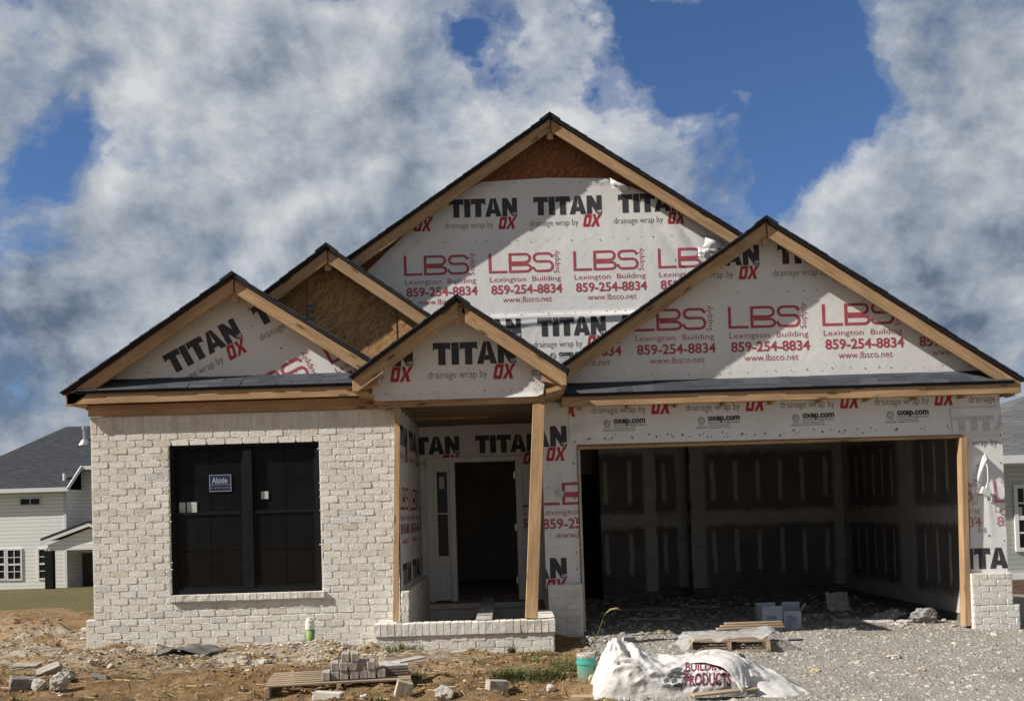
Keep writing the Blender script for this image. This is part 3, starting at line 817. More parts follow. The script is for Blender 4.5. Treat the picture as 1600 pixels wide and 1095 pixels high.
# ------------------------------------------------------------------ the house
HOUSE = thing('unfinished_house', 'one storey house under construction with whitewashed brick, printed house wrap and open garage', 'house', (0.6, 13.0, 0.0))
def part(name, mb, mats, parent=HOUSE, **k): return mb.build(name, mats, parent, **k)

XL, XR, YB = -5.075, -1.395, 12.2
mb = MB(); win = (-4.135, -2.32, 0.725, 2.54)
brick_panel(mb, XL, XR, 0.4565, 2.684, 'Y', YB, [win])
brick_panel(mb, XL - .095, XR, 0.05 - .0813 * 2, 0.4565, 'Y', YB)
brick_panel(mb, XL, XR, 2.684, 2.90, 'Y', YB, L=0.0813, H=0.216, stagger=False)
part('brick_wall', mb, BRICK)
mb = MB(); brick_panel(mb, YB + .1, 20.0, 0.05 - .0813 * 4, 2.90, 'X', XL + .0, sgn=-1); part('brick_wall', mb, BRICK)
mb = MB(); brick_panel(mb, YB + .004, YB + .115, 0.05, 2.90, 'X', XR + .001, sgn=1); part('brick_return', mb, BRICK)
# framing walls of the left wing, and the unlit room behind the window
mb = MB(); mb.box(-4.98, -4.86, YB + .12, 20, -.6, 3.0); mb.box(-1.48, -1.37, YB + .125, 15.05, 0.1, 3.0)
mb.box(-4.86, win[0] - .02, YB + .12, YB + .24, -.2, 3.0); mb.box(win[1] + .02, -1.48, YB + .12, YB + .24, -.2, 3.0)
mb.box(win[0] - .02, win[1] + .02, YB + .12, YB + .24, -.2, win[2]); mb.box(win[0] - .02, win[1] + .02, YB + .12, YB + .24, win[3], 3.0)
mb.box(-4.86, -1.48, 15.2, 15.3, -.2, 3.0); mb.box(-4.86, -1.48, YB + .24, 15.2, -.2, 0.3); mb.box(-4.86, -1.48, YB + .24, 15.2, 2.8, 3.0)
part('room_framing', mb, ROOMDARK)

# window
MUNTIN = plain('muntin', (.0035, .0035, .0036), .5, .1)
w0, w1, wz0, wz1 = win; fy = YB + .03
mb = MB()
fw = .055
mb.box(w0, w0 + fw, fy, fy + .09, wz0, wz1); mb.box(w1 - fw, w1, fy, fy + .09, wz0, wz1)
mb.box(w0 + fw, w1 - fw, fy, fy + .09, wz0, wz0 + fw); mb.box(w0 + fw, w1 - fw, fy, fy + .09, wz1 - fw, wz1)
wc = (w0 + w1) / 2 + .03
mb.box(wc - .055, wc + .055, fy + .003, fy + .09, wz0 + fw, wz1 - fw)
WIN = part('window', mb, BLACKFRAME, bevel=.004)
zm = wz0 + .97
for a, b in ((w0 + fw, wc - .055), (wc + .055, w1 - fw)):
    for (u, v, dy_) in ((wz0 + fw, zm + .02, .03), (zm - .02, wz1 - fw, .012)):
        mb = MB(); s = .034
        y0, y1 = fy + dy_ , fy + dy_ + .03
        if dy_ < .02: y0, y1 = fy + .045, fy + .07
        else: y0, y1 = fy + .015, fy + .04
        mb.box(a, a + s, y0, y1, u, v); mb.box(b - s, b, y0, y1, u, v); mb.box(a + s, b - s, y0, y1, u, u + s); mb.box(a + s, b - s, y0, y1, v - s, v)
        cx = (a + b) / 2; cz = (u + v) / 2
        mb.box(cx - .006, cx + .006, y1 - .012, y1 - .004, u + s, v - s, 1); mb.box(a + s, cx - .006, y1 - .012, y1 - .004, cz - .006, cz + .006, 1); mb.box(cx + .006, b - s, y1 - .012, y1 - .004, cz - .006, cz + .006, 1)
        part('sash', mb, [BLACKFRAME, MUNTIN], WIN)
        mb = MB(); mb.box(a + s, b - s, y1 - .010, y1 - .004, u + s, v - s); part('glass_pane', mb, GLASS, WIN)
def sticker(px0, py0, px1, py1, m, y):
    (xa, zb), (xb, za) = at(px0, py0, y), at(px1, py1, y)
    mb = MB(); mb.box(xa, xb, y - .002, y, za, zb); return mb, xa, xb, za, zb
ys_ = fy + .050
mb, xa, xb, za, zb = sticker(327, 742, 361.5, 767, 0, ys_)
lw = .006
mb.box(xa, xb, ys_ - .0035, ys_ - .0025, zb - lw, zb, 1); mb.box(xa, xb, ys_ - .0035, ys_ - .0025, za, za + lw, 1); mb.box(xa, xa + lw, ys_ - .0035, ys_ - .0025, za + lw, zb - lw, 1); mb.box(xb - lw, xb, ys_ - .0035, ys_ - .0025, za + lw, zb - lw, 1)
for yy, zc_ in ((.40, .004), (.22, .003)): mb.box(xa + .01, xb - .01, ys_ - .0035, ys_ - .0025, za + (zb - za) * yy, za + (zb - za) * yy + zc_, 1)
for t3 in text('Alside', xa + .03, za + (zb - za) * .50, (xb - xa) * .72, (zb - za) * .33, .012): mb.poly([(p[0], ys_ - .003, p[1]) for p in t3], 1)
part('maker_sticker', mb, [BLUE, STICKTEXT], WIN)
for q in ((275, 785, 290, 805), (292, 784.5, 308, 804), (408, 767.5, 419.5, 779)):
    mb, *_ = sticker(*q, 0, ys_); part('pale_sticker', mb, PAPER, WIN)
mb = MB(); rowlock(mb, w0 - .02, w1 + .03, YB - .045, YB + .035, wz0 - .075, wz0 - .004); part('window_sill', mb, BRICK)

# ---- roofs
def roof_side(mb, xc, zt, xt, slope, y0, y1, th=.05):
    """one pitch: deck + lapped shingle courses, ridge at xc, eave at xt"""
    sg = 1 if xt > xc else -1; run = abs(xt - xc); k = math.sqrt(1 + slope * slope)
    L = run * k; ux, uz = sg / k, -slope / k; nx, nz = sg * slope / k, 1 / k
    pt = lambda s, n: (xc + ux * s + nx * n, zt + uz * s + nz * n)
    dk = .012 + .022
    mb.prism([pt(0.0, -dk - .0), pt(L, -dk), pt(L, -.024), pt(0.0, -.024)], y0 + .050, y1, 1, (1, 0))
    mb.prism([pt(0.0, -.0235), pt(L + .02, -.0235), pt(L + .02, -.012), pt(0.0, -.012)], y0 + .012, y1, 2)
    mb.prism([pt(0.0, -.042), pt(L + .015, -.042), pt(L + .015, -.0242), pt(0.0, -.0242)], y0 + .020, y0 + .0495, 2)
    n = int(L / .145); e = L / n
    for i in range(n):
        s1, s0 = L + .03 - i * e, max(0.0, L + .03 - (i + 1.9) * e)
        a, b, c, d = pt(s0, -.0115), pt(s1, -.003 + .0), pt(s1, .008), pt(s0, -.0025)
        mb.prism([a, b, c, d] if sg > 0 else [d, c, b, a], y0 + random.uniform(-.010, .012), y1, 0)
    c0, c1 = pt(-.0, .004), pt(.13, .010)
def gable_roof(name, xc, zt, slope, hl, hr, y0, y1, parent=HOUSE):
    mb = MB()
    roof_side(mb, xc, zt, xc - hl, slope, y0, y1); roof_side(mb, xc, zt, xc + hr, slope, y0, y1)
    k = math.sqrt(1 + slope ** 2)
    mb.prism([(xc - .15, zt - .15 * slope + .012), (xc, zt + .014), (xc + .15, zt - .15 * slope + .012), (xc + .15, zt - .15 * slope + .024), (xc, zt + .026), (xc - .15, zt - .15 * slope + .024)], y0 - .006, y1, 0)
    return part(name, mb, [SHINGLE, OSB, FELT], parent)
def rakes(parent, xc, zt, slope, hl, hr, y0, bw=.14, t=.038, cutl=0, cutr=0, gap=.02):
    k = math.sqrt(1 + slope ** 2); dz = .050 * k; bz = bw * k
    for sg, hh, cut in ((-1, hl, cutl), (1, hr, cutr)):
        mb = MB(); a, b = gap if sg > 0 else 0.0, hh
        top = lambda s: zt - dz - slope * s
        yy = y0 + (.004 if sg > 0 else 0)
        p = [(xc + sg * a, top(a)), (xc + sg * b, top(b)), (xc + sg * b, top(b) - bz * .72), (xc + sg * (b - .06), top(b - .06) - bz), (xc + sg * a, top(a) - bz)]
        mb.prism(p if sg > 0 else p[::-1], yy, yy + t, 0, (1 / k, -sg * slope / k))
        part('rake_board', mb, LUMBER, parent, bevel=.003)
    mb = MB(); mb.box(xc - .045, xc + .045, y0 + t + .01, y0 + t + .05, zt - dz - bz - .10, zt - .12); part('ridge_block', mb, LUMBER, parent)
def gable_wall(xc, zt, slope, hl, hr, yw, zb, m=None):
    mb = MB(); q = zt - .09
    mb.prism([(xc - hl, zb), (xc + hr, zb), (xc + hr, q - slope * hr), (xc, q), (xc - hl, q - slope * hl)], yw, yw + .012, 0)
    return part('gable_wall', mb, m or OSB)
def lookouts(parent, xc, zt, slope, hs, y0, y1, sp=.6):
    k = math.sqrt(1 + slope ** 2)
    for sg, hh in ((-1, hs[0]), (1, hs[1])):
        s = .35
        while s < hh - .1:
            x = xc + sg * s; z = zt - slope * s - .075 * k
            R = Matrix.Rotation(sg * math.atan(slope), 3, 'Y')
            mb = MB(); mb.obox((x, (y0 + y1) / 2, z - .03), R, (.038, y1 - y0, .06)); s += sp
            part('lookout_block', mb, LUMBER, parent)

# left gable
gx, gt, gs = -3.27, 4.555, 0.66
GL = gable_wall(gx, gt, gs, 1.9, 1.9, 12.315, 3.0)
gable_roof('roof', gx, gt, gs, 2.06, 2.06, 11.998, 15.0)
rakes(GL, gx, gt, gs, 2.04, 2.04, 12.05)
lookouts(GL, gx, gt, gs, (1.95, 1.9), 12.09, 12.31)
q = gt - .088
th_, zh_ = at(269, 586, 12.3)
its = tiles(th_, zh_, (0, 1, 2), head_items() + supply_items(), math.radians(27))
wrap('house_wrap', GL, 'Y', 12.312, [(gx - 1.85, 3.245), (gx + 1.85, 3.245), (gx, q)], its,
     nails=[(random.uniform(gx - 1.6, gx + 1.6), random.uniform(3.3, 4.4), .009) for _ in range(26)])
mb = MB(); mb.board((gx - 2.02, 12.068, 3.115), (-1.62, 12.068, 3.115), .14, .036, (0, 0, 1)); part('fascia_board', mb, LUMBER, GL, bevel=.003)
mb = MB(); mb.board((gx - 2.005, 12.09, 3.105), (gx - 2.005, 15.0, 3.105), .13, .03, (0, 0, 1)); part('fascia_board', mb, LUMBER, GL)
mb = MB(); mb.board((XL - .01, YB - .02, 2.972), (-1.45, YB - .02, 2.972), .135, .036, (0, 0, 1)); part('frieze_board', mb, LUMBER, GL, bevel=.003)
mb = MB(); mb.box(gx - 1.98, -1.5, 12.09, 12.31, 3.06, 3.075); mb.box(gx - 1.98, XL - .02, 12.09, 15, 3.04, 3.055); part('soffit', mb, OSB, GL)
def eyebrow(parent, x0, x1, ya, za, yb, zb_, n=3):
    mb = MB(); dy_, dz_ = (yb - ya) / n, (zb_ - za) / n
    mb.hexa([(x1 if k & 1 else x0, (yb if k & 2 else ya + .02), (zb_ if k & 2 else za) - (.004 if k & 4 else .03)) for k in range(8)], 1)
    for r in range(n):
        x = x0 - random.random() * .2
        while x < x1:
            w = random.choice((.14, .19, .24, .30)); a, b = max(x, x0), min(x + w - .003, x1)
            if b - a > .02:
                yo = random.choice((0, 0, .006)); t = random.choice((.006, .010))
                y_, z_ = ya + r * dy_ + yo, za + r * dz_; y2, z2 = min(yb, y_ + dy_ * 1.6), min(zb_, z_ + dz_ * 1.6)
                mb.hexa([(b if k & 1 else a, (y2 if k & 2 else y_), (z2 + .002 if k & 2 else z_ + .004) + (t if k & 4 else 0)) for k in range(8)], 0)
            x += w
    return part('eyebrow_shingles', mb, [SHINGLE, FELT], parent)
mb = MB(); mb.prism([(-5.285, 3.06), (-4.90, 3.06), (-4.90, 3.30), (-5.285, 3.08)], 12.092, 12.11); part('return_board', mb, LUMBER, GL)
eyebrow(GL, gx - 1.93, -1.62, 12.015, 3.193, 12.305, 3.355)

# gable of bare board behind it
ox, ot, os_ = -2.395, 5.262, 0.72
GO = gable_wall(ox, ot, os_, 2.1, 2.1, 13.80, 2.9)
gable_roof('roof', ox, ot, os_, 2.2, 2.2, 13.448, 17.5)
rakes(GO, ox, ot, os_, 2.2, 2.2, 13.50); lookouts(GO, ox, ot, os_, (2.0, 2.0), 13.54, 13.80)
mb = MB(); mb.box(-2.74, -2.732, 13.794, 13.80, 3.3, 5.0); part('panel_joint', mb, FELT, GO); mb = MB(); mb.box(-1.52, -1.512, 13.794, 13.80, 3.3, 4.5); part('panel_joint', mb, FELT, GO)
mb = MB(); hx, hz = at(478, 520, 13.79)
for k in range(5): mb.box(hx + .0, hx + .13, 13.793, 13.7985, hz + .09 * k, hz + .09 * k + (.05 if k % 2 else .03))
part('grade_stamp', mb, GREYINK, GO)

# main gable
mx_, mt_, ms_ = 0.69, 7.215, 0.67
GM = gable_wall(mx_, mt_, ms_, 4.2, 4.2, 14.45, 2.9, OSBRED)
gable_roof('roof', mx_, mt_, ms_, 4.3, 4.3, 14.148, 24.0)
rakes(GM, mx_, mt_, ms_, 4.3, 4.3, 14.20); lookouts(GM, mx_, mt_, ms_, (4.1, 4.1), 14.24, 14.45)
Y = 14.445
def mfold(h, z):
    z1 = at(800, 496, Y)[1]; z2 = at(880, 283, Y)[1]
    d = .022 * np.exp(-((z - z1 - .02 * fbm(h * 1.3, z * 0, 2, 3)) / .035) ** 2) + .022 * np.exp(-((z - z1 + .10 - .05 * h) / .03) ** 2) * (h > -.5)
    d = d + .02 * np.exp(-((z - z2 + .03) / .03) ** 2) * (.5 + fbm(h * 2, 0 * h, 2, 6))
    ax, az = at(985, 297, Y); t = (h - ax) * .55 + (z - az)           # creases fanning out of the torn corner
    d = d + .016 * np.exp(-(t / .05) ** 2) * np.exp(-np.abs(h - ax) / .8) * (h > ax - .1)
    bx, bz = at(1075, 370, Y); d = d + .02 * np.abs(np.sin((h - bx) * 9 + (z - bz) * 6)) * np.exp(-((h - bx) ** 2 + (z - bz) ** 2) / .18)
    cx, cz = at(640, 385, Y); d = d + .022 * np.abs(np.sin((h - cx) * 8 - (z - cz) * 9)) * np.exp(-((h - cx) ** 2 + (z - cz) ** 2) / .12)
    return d
wp = [at(*p, Y) for p in ((570, 428), (600, 398), (645, 356), (695, 316), (752, 285), (858, 278), (952, 279), (1000, 298), (1055, 324), (1100, 352), (1160, 392))] + [(at(1160, 392, Y)[0], 3.0), (at(570, 428, Y)[0], 3.0)]
a0 = at(834, 337, Y); zr = at(840, 526, Y)
its = tiles(a0[0], a0[1], (-2, -1, 0, 1), head_items()) + tiles(a0[0], a0[1], (-1, 0, 1, 2), supply_items()) + tiles(zr[0], zr[1], (-2, -1, 0, 1), head_items() + mark_items(.08, -.0))
nl = nail_rows(wp[0][0], wp[-2][0], [at(850, 376, Y)[1], at(850, 489, Y)[1], at(850, 287, Y)[1]], .2)
wrap('house_wrap', GM, 'Y', Y, wp, its, mfold, step=.028, nails=nl, lim=.035)
def flap(parent, pts, y, m=WRAP, bulge=.05, sub=8, seed=1):
    """a loose crumpled corner of film: 4 corner points (x,z) pulled off the wall"""
    (a, b, c, d) = [np.array(p) for p in pts]; V = []
    for i in range(sub + 1):
        for j in range(sub + 1):
            u, v = i / sub, j / sub
            p = (a * (1 - u) + b * u) * (1 - v) + (d * (1 - u) + c * u) * v
            o = bulge * math.sin(math.pi * u) ** .7 * math.sin(math.pi * min(1, v + .15)) + .05 * abs(float(vnoise(u * 4 + seed, v * 4))) + .012
            V.append((p[0] + .02 * float(vnoise(v * 5, u * 5 + seed)), y - o, p[1] + .02 * float(vnoise(u * 6, v * 3 + seed))))
    me = npmesh('loose_wrap_flap', V, grid_faces(sub + 1, sub + 1), m, smooth=True)
    o = link('loose_wrap_flap', me, parent); s = o.modifiers.new('thickness', 'SOLIDIFY'); s.thickness = .002
    return o
flap(GM, [at(*p, Y) for p in ((952, 280), (984, 294), (978, 302), (956, 296))], Y - .03, seed=2)
flap(GM, [at(*p, Y) for p in ((1102, 370), (1130, 380), (1118, 396), (1098, 388))], Y - .03, bulge=.05, seed=5)
flap(GM, [at(*p, Y) for p in ((1090, 388), (1112, 392), (1104, 406), (1090, 402))], Y - .03, bulge=.03, seed=7)
LEAF = plain('green_leaf', (0.06, 0.12, 0.02), .7, .3)
lx_, lz_ = at(1054, 404, Y); mb = MB()
for k in range(1):
    a = .8; mb.poly([(lx_, Y - .03, lz_ + .03 * (k - 2)), (lx_ + .03 * math.cos(a), Y - .05, lz_ + .03 * (k - 2) + .03 * math.sin(a)), (lx_ + .05 * math.cos(a + .4), Y - .04, lz_ + .03 * (k - 2) + .05 * math.sin(a + .4)), (lx_ + .02 * math.cos(a + 1), Y - .035, lz_ + .03 * (k - 2) + .03 * math.sin(a + 1))])
part('caught_leaf', mb, LEAF, GM)

# garage gable
qx, qt, qs = 3.32, 5.235, 0.675
GG = gable_wall(qx, qt, qs, 2.75, 3.0, 13.03, 3.0)
gable_roof('roof', qx, qt, qs, 2.85, 3.18, 12.698, 21.0)
rakes(GG, qx, qt, qs, 2.72, 3.15, 12.75); lookouts(GG, qx, qt, qs, (2.6, 3.0), 12.79, 13.03)
Y = 13.026; q = qt - .088
l0 = at(1138, 514, Y); a0 = (l0[0] + .67, l0[1] + .82)
its = tiles(a0[0], a0[1], (-2, -1, 0, 1), head_items()) + tiles(a0[0], a0[1], (-3, -2, -1, 0, 1, 2, 3), supply_items())
wrap('house_wrap', GG, 'Y', Y, [(.66, 3.12), (qx + 2.9, 3.12), (qx + 2.9, q - qs * 2.9), (qx, q), (.66, q - qs * 2.66)], its,
     nails=nail_rows(.7, 6.1, [at(1100, 457, Y)[1], at(1100, 583, Y)[1]], .2))
mb = MB(); mb.board((.66, 12.768, 2.985), (5.28, 12.768, 2.985), .145, .036, (0, 0, 1)); mb.board((5.284, 12.768, 2.988), (6.46, 12.768, 2.988), .145, .036, (0, 0, 1)); part('fascia_board', mb, LUMBER, GG, bevel=.003)
mb = MB(); mb.board((6.44, 12.79, 2.98), (6.44, 21.0, 2.98), .13, .03, (0, 0, 1)); part('fascia_board', mb, LUMBER, GG)
mb = MB(); mb.box(.66, 6.42, 12.79, 13.02, 2.93, 2.945); part('soffit', mb, OSB, GG)
for x in np.arange(.9, 6.4, .61):
    mb = MB(); mb.board((x, 12.79, 2.905), (x, 13.0, 2.905), .045, .036, (0, 0, 1)); part('soffit_nailer', mb, LUMBER, GG)
eyebrow(GG, .66, 6.38, 12.715, 3.065, 13.02, 3.235)

# garage front: framing, wraps, jambs
mb = MB()
mb.box(.42, .86, 13.01, 13.14, -.1, 3.05); mb.box(5.82, 6.30, 13.01, 13.14, -.3, 3.05); mb.box(.86, 5.82, 13.01, 13.14, 2.42, 3.05)
mb.box(.42, .52, 13.14, 15.02, -.1, 3.05); mb.box(6.18, 6.30, 13.14, 21.0, -.8, 3.05)
part('wall_framing', mb, OSB)
Y = 13.006
a0 = at(924, 646.5, Y); hz0 = a0[1] + .155; hx0 = a0[0] + .065
wrap('house_wrap', HOUSE, 'Y', Y - .006, [(at(889, 660, Y)[0], 2.445), (6.31, 2.425), (6.31, 3.04), (at(889, 660, Y)[0], 3.04)], tiles(hx0, hz0, (-1, 0, 1, 2, 3, 4), head_items()[2:] + mark_items()),
     lambda h, z: .02 * np.abs(np.sin((z - 2.6) * 14 - h * 2.0)) * np.exp(-((h - 1.0) / .5) ** 2) * np.exp(-((z - 2.62) / .2) ** 2),
     nails=nail_rows(.8, 6.2, [2.50, 2.53], .27, .012))
# left pier
n0 = at(886, 697, Y); t0 = (n0[0] - .98, n0[1]); n1_ = at(886, 903, Y); e0 = at(848, 826, Y)
its = tiles(t0[0], t0[1], (0, 1), head_items()) + tiles(n1_[0] - .98, n1_[1], (0, 1), head_items())
sx0 = e0[0] + .645; its += tiles(sx0, e0[1] + 1.12, (-1, 0, 1), supply_items())
wrap('house_wrap', HOUSE, 'Y', Y, [(.40, .60), (.845, .60), (.845, 3.0), (.40, 3.0)], its, lambda h, z: .012 * np.abs(np.sin(h * 22 + z * 3)) * np.exp(-((h - .66) / .12) ** 2) * np.exp(-((z - 2.1) / .4) ** 2),
     nails=[(.80, 2.45 - .23 * k + random.uniform(-.03, .03), .012) for k in range(8)] + [(.47, 2.5 - .3 * k, .009) for k in range(6)])
wrap('house_wrap', HOUSE, 'X', .414, [(13.02, .3), (15.0, .3), (15.0, 3.0), (13.02, 3.0)], [], sgn=1)
# right pier, creased film pulled by the cable
ca_ = at(1537, 713, Y)
def pfold(h, z):
    t = (h - ca_[0]); s = ca_[1] - z; d = 0
    for k, sl in enumerate((-.42, -.30, -.19, .05, .26, .6)):
        w = .014 + .03 * np.clip(s, 0, 1.2)
        d = d + (.040, .046, .036, .024, .03, .026)[k] * np.exp(-((t - sl * s) / w) ** 2) * sstep(-.02, .06, s) * np.exp(-s / (.75, .85, .5, .5, .35, .3)[k])
    return d + .02 * np.exp(-((z - at(1530, 800, Y)[1]) / .5) ** 2) * np.abs(np.sin(h * 30 + z * 4)) * (h < 5.95)
b0 = at(1512, 889, Y); l1 = at(1553, 785, Y); ge = at(1507, 697, Y)
its = tiles(b0[0] - .235, b0[1], (0, 1), head_items()[:2]) + [(T, 8 if m_ == 2 else m_) for T, m_ in tiles(l1[0] + .67, l1[1] + .82, (-1, 0), supply_items())] + [(T + np.array([ge[0] + .065 - .28, ge[1] + .155]), m) for T, m in head_items()[3:4]]
its += [(text('B+B', *at(1528, 832, Y), .11, .06, -.01), 4)]
wrap('house_wrap', HOUSE, 'Y', Y - .002, [(5.85, .60), (6.325, .60), (6.325, at(1540, 682, Y)[1]), (5.93, at(1510, 684, Y)[1]), (5.85, 2.2)], its, pfold, .02, lim=.03,
     nails=[(6.29, 2.3 - .25 * k, .010) for k in range(7)] + [(5.93, 1.35, .012), (6.1, 1.12, .014), (5.99, 2.02, .012)])
gh = at(1490, 672, Y)
wrap('house_wrap', HOUSE, 'X', 6.305, [(13.0, -.3), (21.0, -.8), (21.0, 3.0), (13.0, 3.0)], tiles(13.4, 2.4, range(6), head_items() + supply_items()), sgn=-1)
wrap('wrap_backing', HOUSE, 'Y', Y + .003, [(5.82, .3), (6.30, .3), (6.30, 2.5), (5.82, 2.5)], [])
wrap('wrap_patch', HOUSE, 'Y', Y - .022, [at(1484, 638, Y), at(1563, 636, Y), at(1563, 672, Y), at(1488, 676, Y)], [(polys(TITAN, *at(1489, 674, Y), .98 / 4.02, .19), 6)], lift=.001)
mb = MB(); mb.board((.86, 13.03, 2.40), (5.82, 13.03, 2.40), .035, .10, (0, 0, 1)); part('header_trim', mb, LUMBER, bevel=.002)
mb = MB(); mb.board((5.765, 13.02, -.02), (5.80, 12.99, 2.38), .075, .14, (1, 0, 0)); part('garage_jamb', mb, LUMBER, bevel=.003)
mb = MB(); mb.board((.875, 13.03, .05), (.870, 13.03, 2.38), .030, .12, (1, 0, 0)); part('garage_jamb', mb, PALEBOARD)
mb = MB(); brick_panel(mb, .42, .855, -.15, .66, 'Y', 12.91); part('brick_pier', mb, BRICK)
mb = MB(); brick_panel(mb, 5.815, 6.325, .24, .645, 'Y', 12.90); brick_panel(mb, 5.815, 6.405, -.24, .24, 'Y', 12.90); part('brick_pier', mb, BRICK)
mb = MB(); brick_panel(mb, 12.905, 13.0, -.24, .645, 'X', 5.814, sgn=-1, back=False); part('brick_return', mb, BRICK); mb = MB(); brick_panel(mb, 12.905, 13.3, -.24, .645, 'X', 6.326, sgn=1, back=False); part('brick_return', mb, BRICK)
# light boxes hanging by their cable
def light_box(px, py, s, m, cable):
    x, z = at(px, py, 12.95); mb = MB(); R = Matrix.Rotation(.45, 3, 'Y')
    mb.obox((x, 12.95, z), R, (s, .05, s * .8)); b = part('junction_box', mb, m, bevel=.004)
    mb = MB(); mb.tube([Vector((at(*c[:2], 12.96)[0], 12.96 - c[2], at(*c[:2], 12.96)[1])) for c in cable], .007, 6); part('power_cable', mb, WHITEPAINT, b)
light_box(1540, 768, .12, plain('pale_box', (.52, .52, .52), .6), [(1536, 712, 0), (1540, 730, .05), (1541, 750, .05), (1539, 765, .03)])
light_box(876, 770, .085, METAL, [(877, 742, 0), (874, 760, .04), (878, 772, .04), (874, 795, .02)])
x, z = at(1544, 779, 12.95); mb = MB(); mb.tube([(x + .035 * math.cos(k * .7), 12.93, z + .05 * math.sin(k * .7)) for k in range(10)], .006, 6); part('power_cable', mb, WHITEPAINT)

# garage inside
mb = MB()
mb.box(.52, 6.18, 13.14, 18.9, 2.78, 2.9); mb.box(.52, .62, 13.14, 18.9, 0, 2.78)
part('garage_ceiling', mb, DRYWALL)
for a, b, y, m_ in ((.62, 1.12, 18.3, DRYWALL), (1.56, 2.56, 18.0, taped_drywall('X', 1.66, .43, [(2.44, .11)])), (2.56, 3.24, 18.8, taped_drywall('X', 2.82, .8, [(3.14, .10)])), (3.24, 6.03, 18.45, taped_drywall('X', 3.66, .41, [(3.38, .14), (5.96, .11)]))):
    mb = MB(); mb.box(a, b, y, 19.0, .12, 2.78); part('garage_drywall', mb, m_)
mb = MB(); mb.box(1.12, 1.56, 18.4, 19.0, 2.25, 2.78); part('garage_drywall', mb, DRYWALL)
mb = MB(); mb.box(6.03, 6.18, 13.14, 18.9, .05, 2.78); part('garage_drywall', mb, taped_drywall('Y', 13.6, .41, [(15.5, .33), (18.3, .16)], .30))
mb = MB(); mb.box(.86, 5.82, 13.144, 13.20, 2.43, 2.78); part('header_back', mb, DRYWALL)
mb = MB(); mb.box(1.10, 1.58, 19.0, 19.1, 0, 2.3); part('doorway_shade_panel', mb, FELT)  # black sheet stands in for the unlit space beyond the doorway
mb = MB(); mb.box(1.56, 6.03, 18.9, 19.0, -.3, .12); mb.box(3.24, 6.1, 18.40, 18.5, -.3, .115); mb.box(6.05, 6.18, 13.14, 18.4, -.3, .05); mb.box(1.56, 2.58, 17.97, 18.1, -.3, .115); part('block_curb', mb, BLOCK)
mb = MB(); mb.box(5.86, 6.17, 13.16, 13.36, -.3, .42); part('concrete_stub', mb, CONCRETE)

# ---- porch
px_, pt_, ps_ = -0.57, 4.105, 0.70
GP = gable_wall(px_, pt_, ps_, 1.05, .98, 11.92, 2.95)
gable_roof('roof', px_, pt_, ps_, 1.25, 1.25, 11.568, 14.44)
rakes(GP, px_, pt_, ps_, 1.235, 1.235, 11.62, bw=.145, gap=.085); lookouts(GP, px_, pt_, ps_, (1.05, 1.05), 11.66, 11.92)
mb = MB(); mb.box(px_ - .05, px_ + .05, 11.665, 11.70, 3.80, 3.99); part('ridge_block', mb, LUMBER, GP)
Y = 11.914; q = pt_ - .10
a0 = at(677, 571, Y)
its = tiles(a0[0], a0[1], (-1, 0, 1), head_items())
zb_ = 2.955
wx0, wx1 = at(582, 620, Y)[0], at(851, 620, Y)[0]
poly = [(wx0 + .06, zb_), (wx0 + .015, zb_ + .015), (wx0, zb_ + .07), (wx0, q - ps_ * (px_ - wx0)), (px_, q), (wx1, q - ps_ * (wx1 - px_)), (wx1, zb_ + .10), (wx1 - .02, zb_ + .03), (wx1 - .09, zb_)]
wrap('house_wrap', GP, 'Y', Y, poly, its, lambda h, z: .018 * np.abs(np.sin((h * .8 + z) * 26)) * np.exp(-((h - wx1 + .1) / .16) ** 2 - ((z - zb_ - .1) / .2) ** 2) + .02 * np.exp(-((z - zb_) / .035) ** 2),
     step=.03, nails=nail_rows(wx0, wx1, [zb_ + .08], .17, .008) + [(random.uniform(wx0, wx1), random.uniform(3.2, 3.8), .007) for _ in range(8)])
mb = MB(); mb.board((-1.55, 11.985, 2.925), (.42, 11.985, 2.925), .07, .10, (0, 0, 1)); part('porch_beam', mb, LUMBER); mb = MB(); mb.board((-1.50, 12.06, 2.94), (-1.50, 15.0, 2.94), .14, .04, (0, 0, 1)); part('porch_beam', mb, LUMBER); mb = MB(); mb.board((.36, 12.06, 2.94), (.36, 15.0, 2.94), .14, .04, (0, 0, 1)); part('porch_beam', mb, LUMBER)
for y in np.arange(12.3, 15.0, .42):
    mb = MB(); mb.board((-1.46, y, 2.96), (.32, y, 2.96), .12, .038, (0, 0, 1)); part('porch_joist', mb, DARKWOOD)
mb = MB(); mb.box(-1.5, .40, 12.04, 15.0, 3.03, 3.04); part('porch_ceiling', mb, OSBRED)
for sg in (-1, 1):
    X = px_ + sg * 1.225
    mb = MB(); mb.board((X, 11.66, 3.115), (X, 13.4, 3.115), .13, .032, (0, 0, 1)); part('fascia_board', mb, LUMBER, GP)
    for y in np.arange(11.72, 13.0, .28):
        mb = MB(); mb.board((X - sg * .02, y, 3.09), (px_ + sg * .95, y, 3.16), .085, .036, (0, 0, 1)); mb.board((X - sg * .02, y, 3.045), (px_ + sg * 1.0, y, 2.99), .05, .036, (0, 0, 1))
        part('rafter_tail', mb, LUMBER, GP)
mb = MB(); mb.prism([(.42, 2.93), (.62, 3.0), (.62, 3.05), (.42, 3.0)], 11.96, 12.0); part('brace_block', mb, LUMBER, GP); mb = MB(); mb.prism([(-1.60, 2.99), (-1.60, 2.93), (-1.46, 2.87), (-1.42, 2.93)], 11.93, 11.97); part('brace_block', mb, LUMBER, GP)
st = at(622, 629, 11.95); sb = at(618.5, 976, 11.80)
